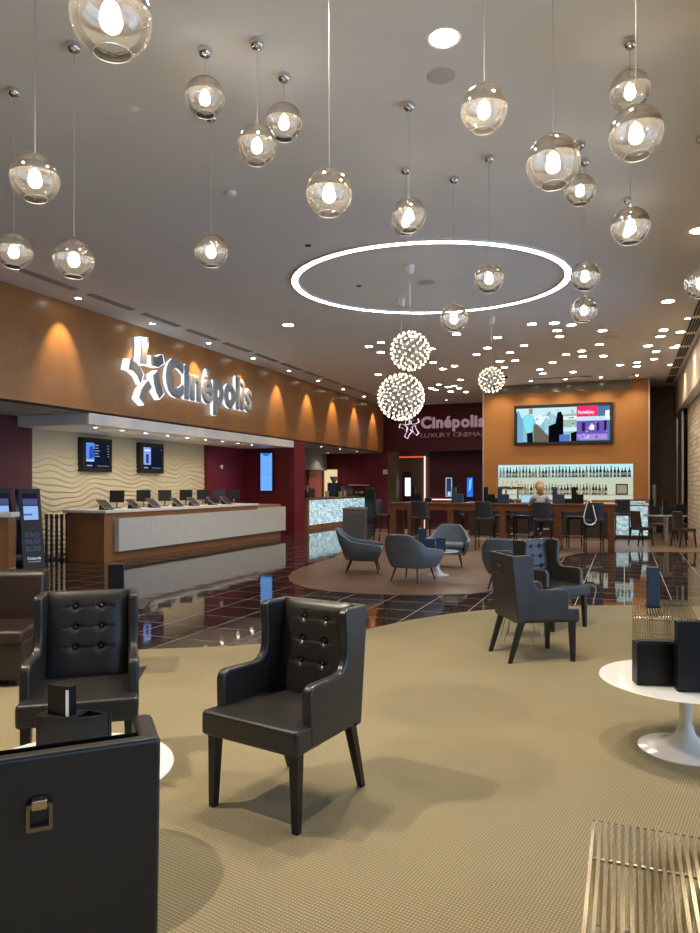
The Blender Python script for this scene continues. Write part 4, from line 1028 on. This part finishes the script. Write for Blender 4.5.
# ------------------------------------------------------------------ dining set at right
dc0=mk_seatchair('dining_chair',.45,.90,M['brownvinyl'],M['legblack'],False)
dcs=[((641,545.5),-.9,'brown dining chair with its back to the viewer, left of the right-hand table'),((690,546),1.75,'blue-sheened dining chair side on, right of the right-hand table'),((657,540),-.3,'dark dining chair beyond the left of the right-hand table'),
     ((683,540),.4,'dark dining chair beyond the right of the right-hand table, by the stone wall'),((624,536.5),.35,'dark dining chair between the high table end and the bar')]
for i,((px,py),r,l) in enumerate(dcs):
    q=F(px,py); q.x=min(q.x,1.40); q.y-=.45 if i==1 else 0; o=dc0 if i==0 else dup(dc0,(0,0,0)); o.location=(q.x,q.y,.005); o.rotation_euler=(0,0,pi+r if i==0 else r+TH); tag(o,l,'dining chair','dining chairs by the right wall')
q=F(665,544.5); t=thing('dining_table',(q.x+.03,q.y+.1,.005),TH,'square table on a chrome pedestal near the stone wall','table')
mb().box(-.46,.40,-.36,.36,.74,.775).build('tabletop',mat('grey_table_top',(.30,.32,.34),.25),t,bevel=.006); mb().cyl((0,0,.03),(0,0,.74),.055,n=16).build('pedestal',M['steel'],t,smooth=40); mb().box(-.25,.25,-.25,.25,0,.025).build('base',M['steel'],t,bevel=.005)
t=dup(ck,(q.x-.26,q.y+.12,.78),.1,'black menu caddy on the left of the square table','menu caddies on the square table'); t=dup(ck,(q.x+.08,q.y+.2,.78),.1,'black menu caddy in the middle of the square table','menu caddies on the square table')
o=mb().box(-.14,.14,-.05,.05,0,.30).build('menu_box',M['blacksatin'],bevel=.004); o.location=(q.x+.38,q.y+.02,.78); tag(o,'wide black menu box at the right of the square table','menu holder')
q=PY(652.5,497,26); o=mb().cyl((0,0,0),(0,0,1.6),.07,n=14).build('steel_post',M['trimwhite'],smooth=40); o.location=(.93,25.6,0); tag(o,'short pale metal post at the right edge of the orange wall','post')

# ------------------------------------------------------------------ tub lounge chairs
def mk_tub():
    t=thing('tub_chair',(0,0,0))
    path=[(-.35,-.34),(-.36,-.18),(-.355,0),(-.33,.15),(-.29,.27),(-.20,.345),(0,.365),(.20,.345),(.29,.27),(.33,.15),(.355,0),(.36,-.18),(.35,-.34)]
    hs=[.49,.52,.54,.57,.68,.785,.79,.785,.68,.57,.54,.52,.49]
    def fn(a,b):
        f=a*12; i=min(int(f),11); k=f-i; x=path[i][0]*(1-k)+path[i+1][0]*k; y=path[i][1]*(1-k)+path[i+1][1]*k; h=hs[i]*(1-k)+hs[i+1]*k
        z=.25+(h-.25)*b; s=.74+.26*min(1,b*1.6)**.7
        back=max(0,y)/.36; flare=1-.20*back*max(0,b-.45)   # narrower towards the top of the back
        return (x*s*flare, y*s+.10*b*b*back, z)
    sh=mb().grid(36,10,fn).build('shell',M['tubfabric'],t,smooth=180,fix=False); sd=sh.modifiers.new('s','SOLIDIFY'); sd.thickness=.055; sd.offset=-1; bv=sh.modifiers.new('b','BEVEL'); bv.width=.015; bv.segments=2; bv.limit_method='ANGLE'
    mb().box(-.29,.29,-.36,.25,.36,.45).build('seat_cushion',M['tubfabric'],t,bevel=.035,seg=3); mb().box(-.26,.26,-.30,.24,.24,.36).build('seat_base',M['tubfabric'],t,bevel=.03)
    for sx in (-1,1):
        mb().cyl((sx*.27,-.29,0),(sx*.21,-.22,.25),.011,.02,10).build('leg',M['legblack'],t,smooth=40); mb().cyl((sx*.24,.30,0),(sx*.19,.20,.25),.011,.02,10).build('leg',M['legblack'],t,smooth=40)
    return t
tub0=mk_tub()
tubs=[(C(.24,12.65),85,'blue-grey tub armchair farthest left, facing right beside the round white table'),(C(1.02,11.45),148,'blue-grey tub armchair with its back to the viewer before the round white table'),
      (C(1.92,13.6),-12,'blue-grey tub armchair behind the round white table, facing the viewer'),(C(2.42,10.6),150,'dark tub armchair behind the two wing chairs, mostly hidden')]
for i,(p,a,l) in enumerate(tubs):
    o=tub0 if i==0 else dup(tub0,(0,0,0)); o.location=(p.x,p.y,.005); o.rotation_euler=(0,0,radians(a)+TH); tag(o,l,'armchair','tub armchairs on the wood floor')
def mk_tulip(R,h,rb):
    t=thing('pedestal_table',(0,0,0)); mb().lathe([(1e-4,h-.012),(R*.80,h-.014),(R*.97,h-.005),(R,h),(R*.99,h+.006),(1e-4,h+.008)][::1],56).build('tabletop',M['whitegloss'],t,smooth=50)
    mb().lathe([(rb,0),(rb,.006),(rb*.8,.016),(rb*.45,.04),(rb*.22,.09),(.035,.16),(.034,h-.13),(.05,h-.06),(.12,h-.013)],40).build('pedestal',M['whitegloss'],t,smooth=50); return t
t=mk_tulip(.37,.41,.21); p=C(1.52,12.2); t.location=(p.x,p.y,.005); tag(t,'small round white pedestal table among the tub armchairs','table')
o=dup(cb,C(1.30,12.0,.425),TH,'blue menu caddy on the small white table among the tub armchairs','menu caddies in the lounge')
p=C(1.45,12.3,.425); o=mb().box(-.08,.08,-.05,.05,0,.24).build('menu_box',M['navy'],bevel=.003); o.location=C(1.56,12.05,.425); o.rotation_euler=(0,0,TH); tag(o,'low dark blue box right of the caddy on the small white table','menu holder')

# ------------------------------------------------------------------ wing armchairs
def mk_wing():
    t=thing('wing_armchair',(0,0,0)); LE=M['leather']; w=.29
    mb().box(-w,w,-.31,.20,.35,.468).build('seat',LE,t,bevel=.02,seg=4)
    to=lambda u,v,w_:(w_,u,v)
    arm=[(-.205,.36),(-.21,.60),(-.198,.63),(-.17,.641),(.03,.636),(.07,.645),(.098,.672),(.110,.72),(.112,.80),(.100,.915),(.106,.932),(.13,.938),(.31,.936),(.23,.36)]
    for s in (-1,1):
        a,b=(s*(w-.052),s*(w+.004)) if s>0 else (-w-.004,-w+.052)
        mb().prism(arm,to,min(a,b),max(a,b)).build('winged_arm',LE,t,bevel=.017,seg=4)
    # tufted inner back
    bt=[(sx*.075,z) for z in (.63,.742,.855) for sx in (-1,1)]
    def fn(a,b):
        x=-.242+.484*a; z=.43+.508*b; y=.188+.07*b
        e=1-abs(2*a-1)**6; e2=1-abs(2*b-1)**10; d=.028*(e*e2)
        for (bx,bz) in bt:
            q=(x-bx)**2+(z-bz)**2; d-=.022*math.exp(-q/.00035)
        for bz in (.63,.742,.855):
            if abs(x)<.15: d-=.0065*math.exp(-((z-bz)/.006)**2)
        return (x,y-d,z)
    m=mb().grid(44,60,fn); g=m.build('backrest',LE,t,smooth=180,fix=False)
    for bx,bz in bt: mb().sphere((bx,.188+.07*(bz-.43)/.508-.014,bz),.011,10,6).build('button',LE,g,smooth=180)
    bp=[(.212,.40),(.268,.934),(.318,.938),(.255,.345),(.20,.345)]
    k=mb().prism(bp,to,-w-.004,w+.004).build('back_panel',LE,t,bevel=.012,seg=3)
    f=mb(); f.M=Matrix.Translation((0,.312,.80))@Matrix.Rotation(radians(-6.5),4,'X')
    for a in ((-.030,-.022,-.03,.03),(.022,.030,-.03,.03)): f.box(a[0],a[1],-.002,.010,a[2],a[3])
    f.box(-.030,.030,-.002,.010,-.034,-.024); f.box(-.030,.030,-.002,.010,.022,.030); f.build('brass_pull',M['brassdull'],t)
    f=mb(); f.M=Matrix.Translation((0,.312,.80))@Matrix.Rotation(radians(-6.5),4,'X'); f.box(-.018,.018,-.004,.016,.018,.042); f.build('pull_clip',M['brass'],t,bevel=.003)
    for s in (-1,1):
        mb().frustum((s*.252,-.262,0),.017,(s*.245,-.255,.36),.026).build('leg',M['legblack'],t,bevel=.003)
        mb().frustum((s*.252,.315,0),.017,(s*.245,.205,.36),.026).build('leg',M['legblack'],t,bevel=.003)
    for c in kids(t):
        for o_ in [c]+kids(c):
            if o_.type=='MESH':
                for v in o_.data.vertices: v.co.x*=1-.09*min(1,max(0,(v.co.y+.3)/.6))
    return t
wing0=mk_wing()
wings=[(C(-.305,3.46),-33,'charcoal tufted wing armchair alone in the centre of the carpet'),
       (C(-1.435,3.78),15,'charcoal tufted wing armchair at left facing the viewer, behind the menu caddy'),
       (C(-.828,1.865),204,'charcoal wing armchair nearest at lower left, seen from behind with brass ring'),
       (C(1.66,6.36),99.8,'charcoal wing armchair right of centre turned away to the right, brass ring on its back'),
       (C(2.22,7.76),31.5,'charcoal wing armchair behind the turned one, tufted front facing lower right')]
for i,(p,a,l) in enumerate(wings):
    o=wing0 if i==0 else dup(wing0,(0,0,0)); o.location=(p.x,p.y,.008); o.rotation_euler=(0,0,radians(a)+TH); tag(o,l,'armchair','wing armchairs on the carpet')
# sofa at the left border
p=C(-3.27,5.62); t=thing('sofa',(p.x,p.y,.008),TH+radians(8),'dark brown leather armless sofa cut off by the left border','sofa'); BL=M['brownleather']
mb().box(-.72,.72,-.36,.34,.05,.34).build('base',BL,t,bevel=.02,seg=3); mb().box(-.73,.73,-.40,.25,.33,.44).build('seat',BL,t,bevel=.035,seg=4)
s=mb(); s.prism([(.12,.40),(.20,.80),(.24,.835),(.34,.83),(.38,.79),(.36,.10),(.20,.10)],lambda u,v,w_:(w_,u,v),-.72,.72); s.build('backrest',BL,t,bevel=.03,seg=4)
for sx in (-.62,.62):
    for y in (-.28,.28): mb().frustum((sx,y,0),.02,(sx,y,.06),.025).build('leg',M['legblack'],t)
# black side table behind the left wing chair with tall menu stand
p=C(-1.90,5.72); t=thing('side_table',(p.x,p.y,.008),TH+.15,'black square side table hidden behind the left wing armchair','table')
mb().box(-.24,.24,-.24,.24,.55,.575).build('tabletop',M['black'],t,bevel=.004); mb().cyl((0,0,.02),(0,0,.55),.02,n=12).build('pole',M['black'],t,smooth=40); mb().box(-.2,.2,-.2,.2,0,.012).build('base',M['black'],t)
def tallstand(p,rz,h,w_,label,m_):
    t=thing('menu_stand',p,rz,label,'menu holder'); mb().box(-w_/2,w_/2,-.045,.045,0,h).build('folder',m_,t,bevel=.003); mb().box(-w_/2-.01,w_/2+.01,-.055,.055,0,.012).build('foot',M['black'],t); return t
tallstand(C(-1.91,5.72,.583),TH+.25,.33,.12,'tall black menu stand rising behind the left wing armchair',M['blacksatin'])

# white pedestal tables in front
t=mk_tulip(.39,.42,.24); p=C(-1.10,2.78); t.location=(p.x,p.y,.008); tag(t,'round white pedestal table behind the nearest chair back, only its edge showing','table')
t=mk_tulip(.48,.405,.26); tag(t,'large round white pedestal table at the right border with black menu boxes','table'); p=C(1.965,4.10); t.location=(p.x,p.y,.008); 
# menu set on the left white table
p=C(-1.175,2.98,.436); t=thing('menu_caddy',p,TH-.15,'black menu caddy with a white-edged folder on the left white table','menu holder')
mb().box(-.145,.02,-.05,.06,0,.145).build('low_box',M['blacksatin'],t,bevel=.003)
b=mb(); b.prism([(.03,-.05),(.155,.03),(.15,.04),(.03,-.03)],lambda u,v,w_:(u,v,w_),0,.14); b.prism([(.155,.03),(.03,.075),(.03,.065),(.15,.02)],lambda u,v,w_:(u,v,w_),0,.14); b.box(.02,.03,-.05,.07,0,.14); b.build('open_tray',M['blacksatin'],t)
b=mb(); b.M=Matrix.Translation((-.045,-.01,0))@Matrix.Rotation(radians(-12),4,'Z'); b.box(-.065,.055,-.02,.02,.0,.27); b.build('tall_folder',M['blacksatin'],t,bevel=.002)
b=mb(); b.M=Matrix.Translation((-.045,-.01,0))@Matrix.Rotation(radians(-12),4,'Z'); b.box(.036,.050,-.0235,-.020,.12,.255); b.build('white_card',M['white'],t)
# menu set on the right white table
p=C(1.755,4.00,.421); t=thing('menu_box',p,TH-.10,'wide low black menu box on the right white table','menu holder','menu boxes on the right white table'); mb().box(-.125,.20,-.05,.05,0,.24).build('box',M['blacksatin'],t,bevel=.003); mb().box(-.11,.19,-.035,.035,.245,.247).build('inner_slot',M['vent'],t)
p=C(1.945,3.86,.421); t=thing('menu_box',p,TH-.10,'tall black menu box at the right border on the right white table','menu holder','menu boxes on the right white table'); mb().box(-.145,.15,-.04,.02,0,.385).build('box',M['blacksatin'],t,bevel=.003); mb().box(-.13,.13,-.03,.01,.385,.387).build('inner_slot',M['vent'],t)

# wire-legged round table between the wing chairs
p=C(1.72,7.05); t=thing('wire_table',(p.x,p.y,.008),0,'small round table on crossed wire legs between the two right wing armchairs','table')
mb().lathe([(1e-4,.43),(.21,.43),(.215,.44),(.21,.45),(1e-4,.45)],32).build('tabletop',M['black'],t,smooth=40)
for i in range(8):
    a=2*pi*i/8; b_=a+.7; mb().cyl((.20*cos(a),.20*sin(a),0),(.12*cos(b_),.12*sin(b_),.43),.004,n=6).build('wire_leg',M['brassdull'],t)
# slatted tables
def mk_slat(n,wd_,ln,h):
    t=thing('slat_table',(0,0,0)); s=mb(); tb=.0105
    for i in range(n):
        x=-wd_/2+wd_*i/(n-1); 
        out=[(-ln/2,0),(-ln/2,h-.04)]+[(-ln/2+.04*(1-cos(a)),h-.04+.04*sin(a)) for a in [pi/8*k for k in range(1,5)]]
        out+= [(-y_,z_) for y_,z_ in out[::-1]]
        inn=[(y_*(1-.022/(ln/2)) if abs(y_)>ln/2-.05 else y_, max(0,z_-.03) if z_>.02 else z_) for y_,z_ in out]
        k=len(out); vs=[(x-tb/2,y_,z_) for y_,z_ in out]+[(x+tb/2,y_,z_) for y_,z_ in out]+[(x-tb/2,y_,z_) for y_,z_ in inn]+[(x+tb/2,y_,z_) for y_,z_ in inn]
        fs=[]
        for q in range(k-1):
            fs+=[(q,q+1,k+q+1,k+q),(2*k+q,3*k+q,3*k+q+1,2*k+q+1),(q,2*k+q,2*k+q+1,q+1),(k+q,k+q+1,3*k+q+1,3*k+q)]
        fs+=[(0,k,3*k,2*k),(k-1,2*k-1+0,4*k-1,3*k-1)]
        s.add(vs,fs)
    s.build('slat_frame',M['brass'],t)
    for y in (-ln*.30,ln*.30): mb().cyl((-wd_/2,y,h-.036),(wd_/2,y,h-.036),.006,n=8).build('cross_rod',M['brassdull'],t)
    for y in (-ln/2+.012,ln/2-.012): mb().cyl((-wd_/2,y,.06),(wd_/2,y,.06),.006,n=8).build('cross_rod',M['brassdull'],t)
    return t
sl=mk_slat(23,.50,1.10,.42); sl.location=(.155,1.97,.008); tag(sl,'brass slatted table at the lower right corner, nearest','table','brass slatted tables')
dup(sl,(.33,7.12,.008),0,'brass slatted table beyond the right white table, with a tall menu stand on it')
p=F(653,607,.43); tallstand((p.x,p.y,.43),TH-.15,.37,.095,'tall dark blue menu stand on the far slatted table',M['navy'])
for nm in ('ceiling','floor'):
    pass
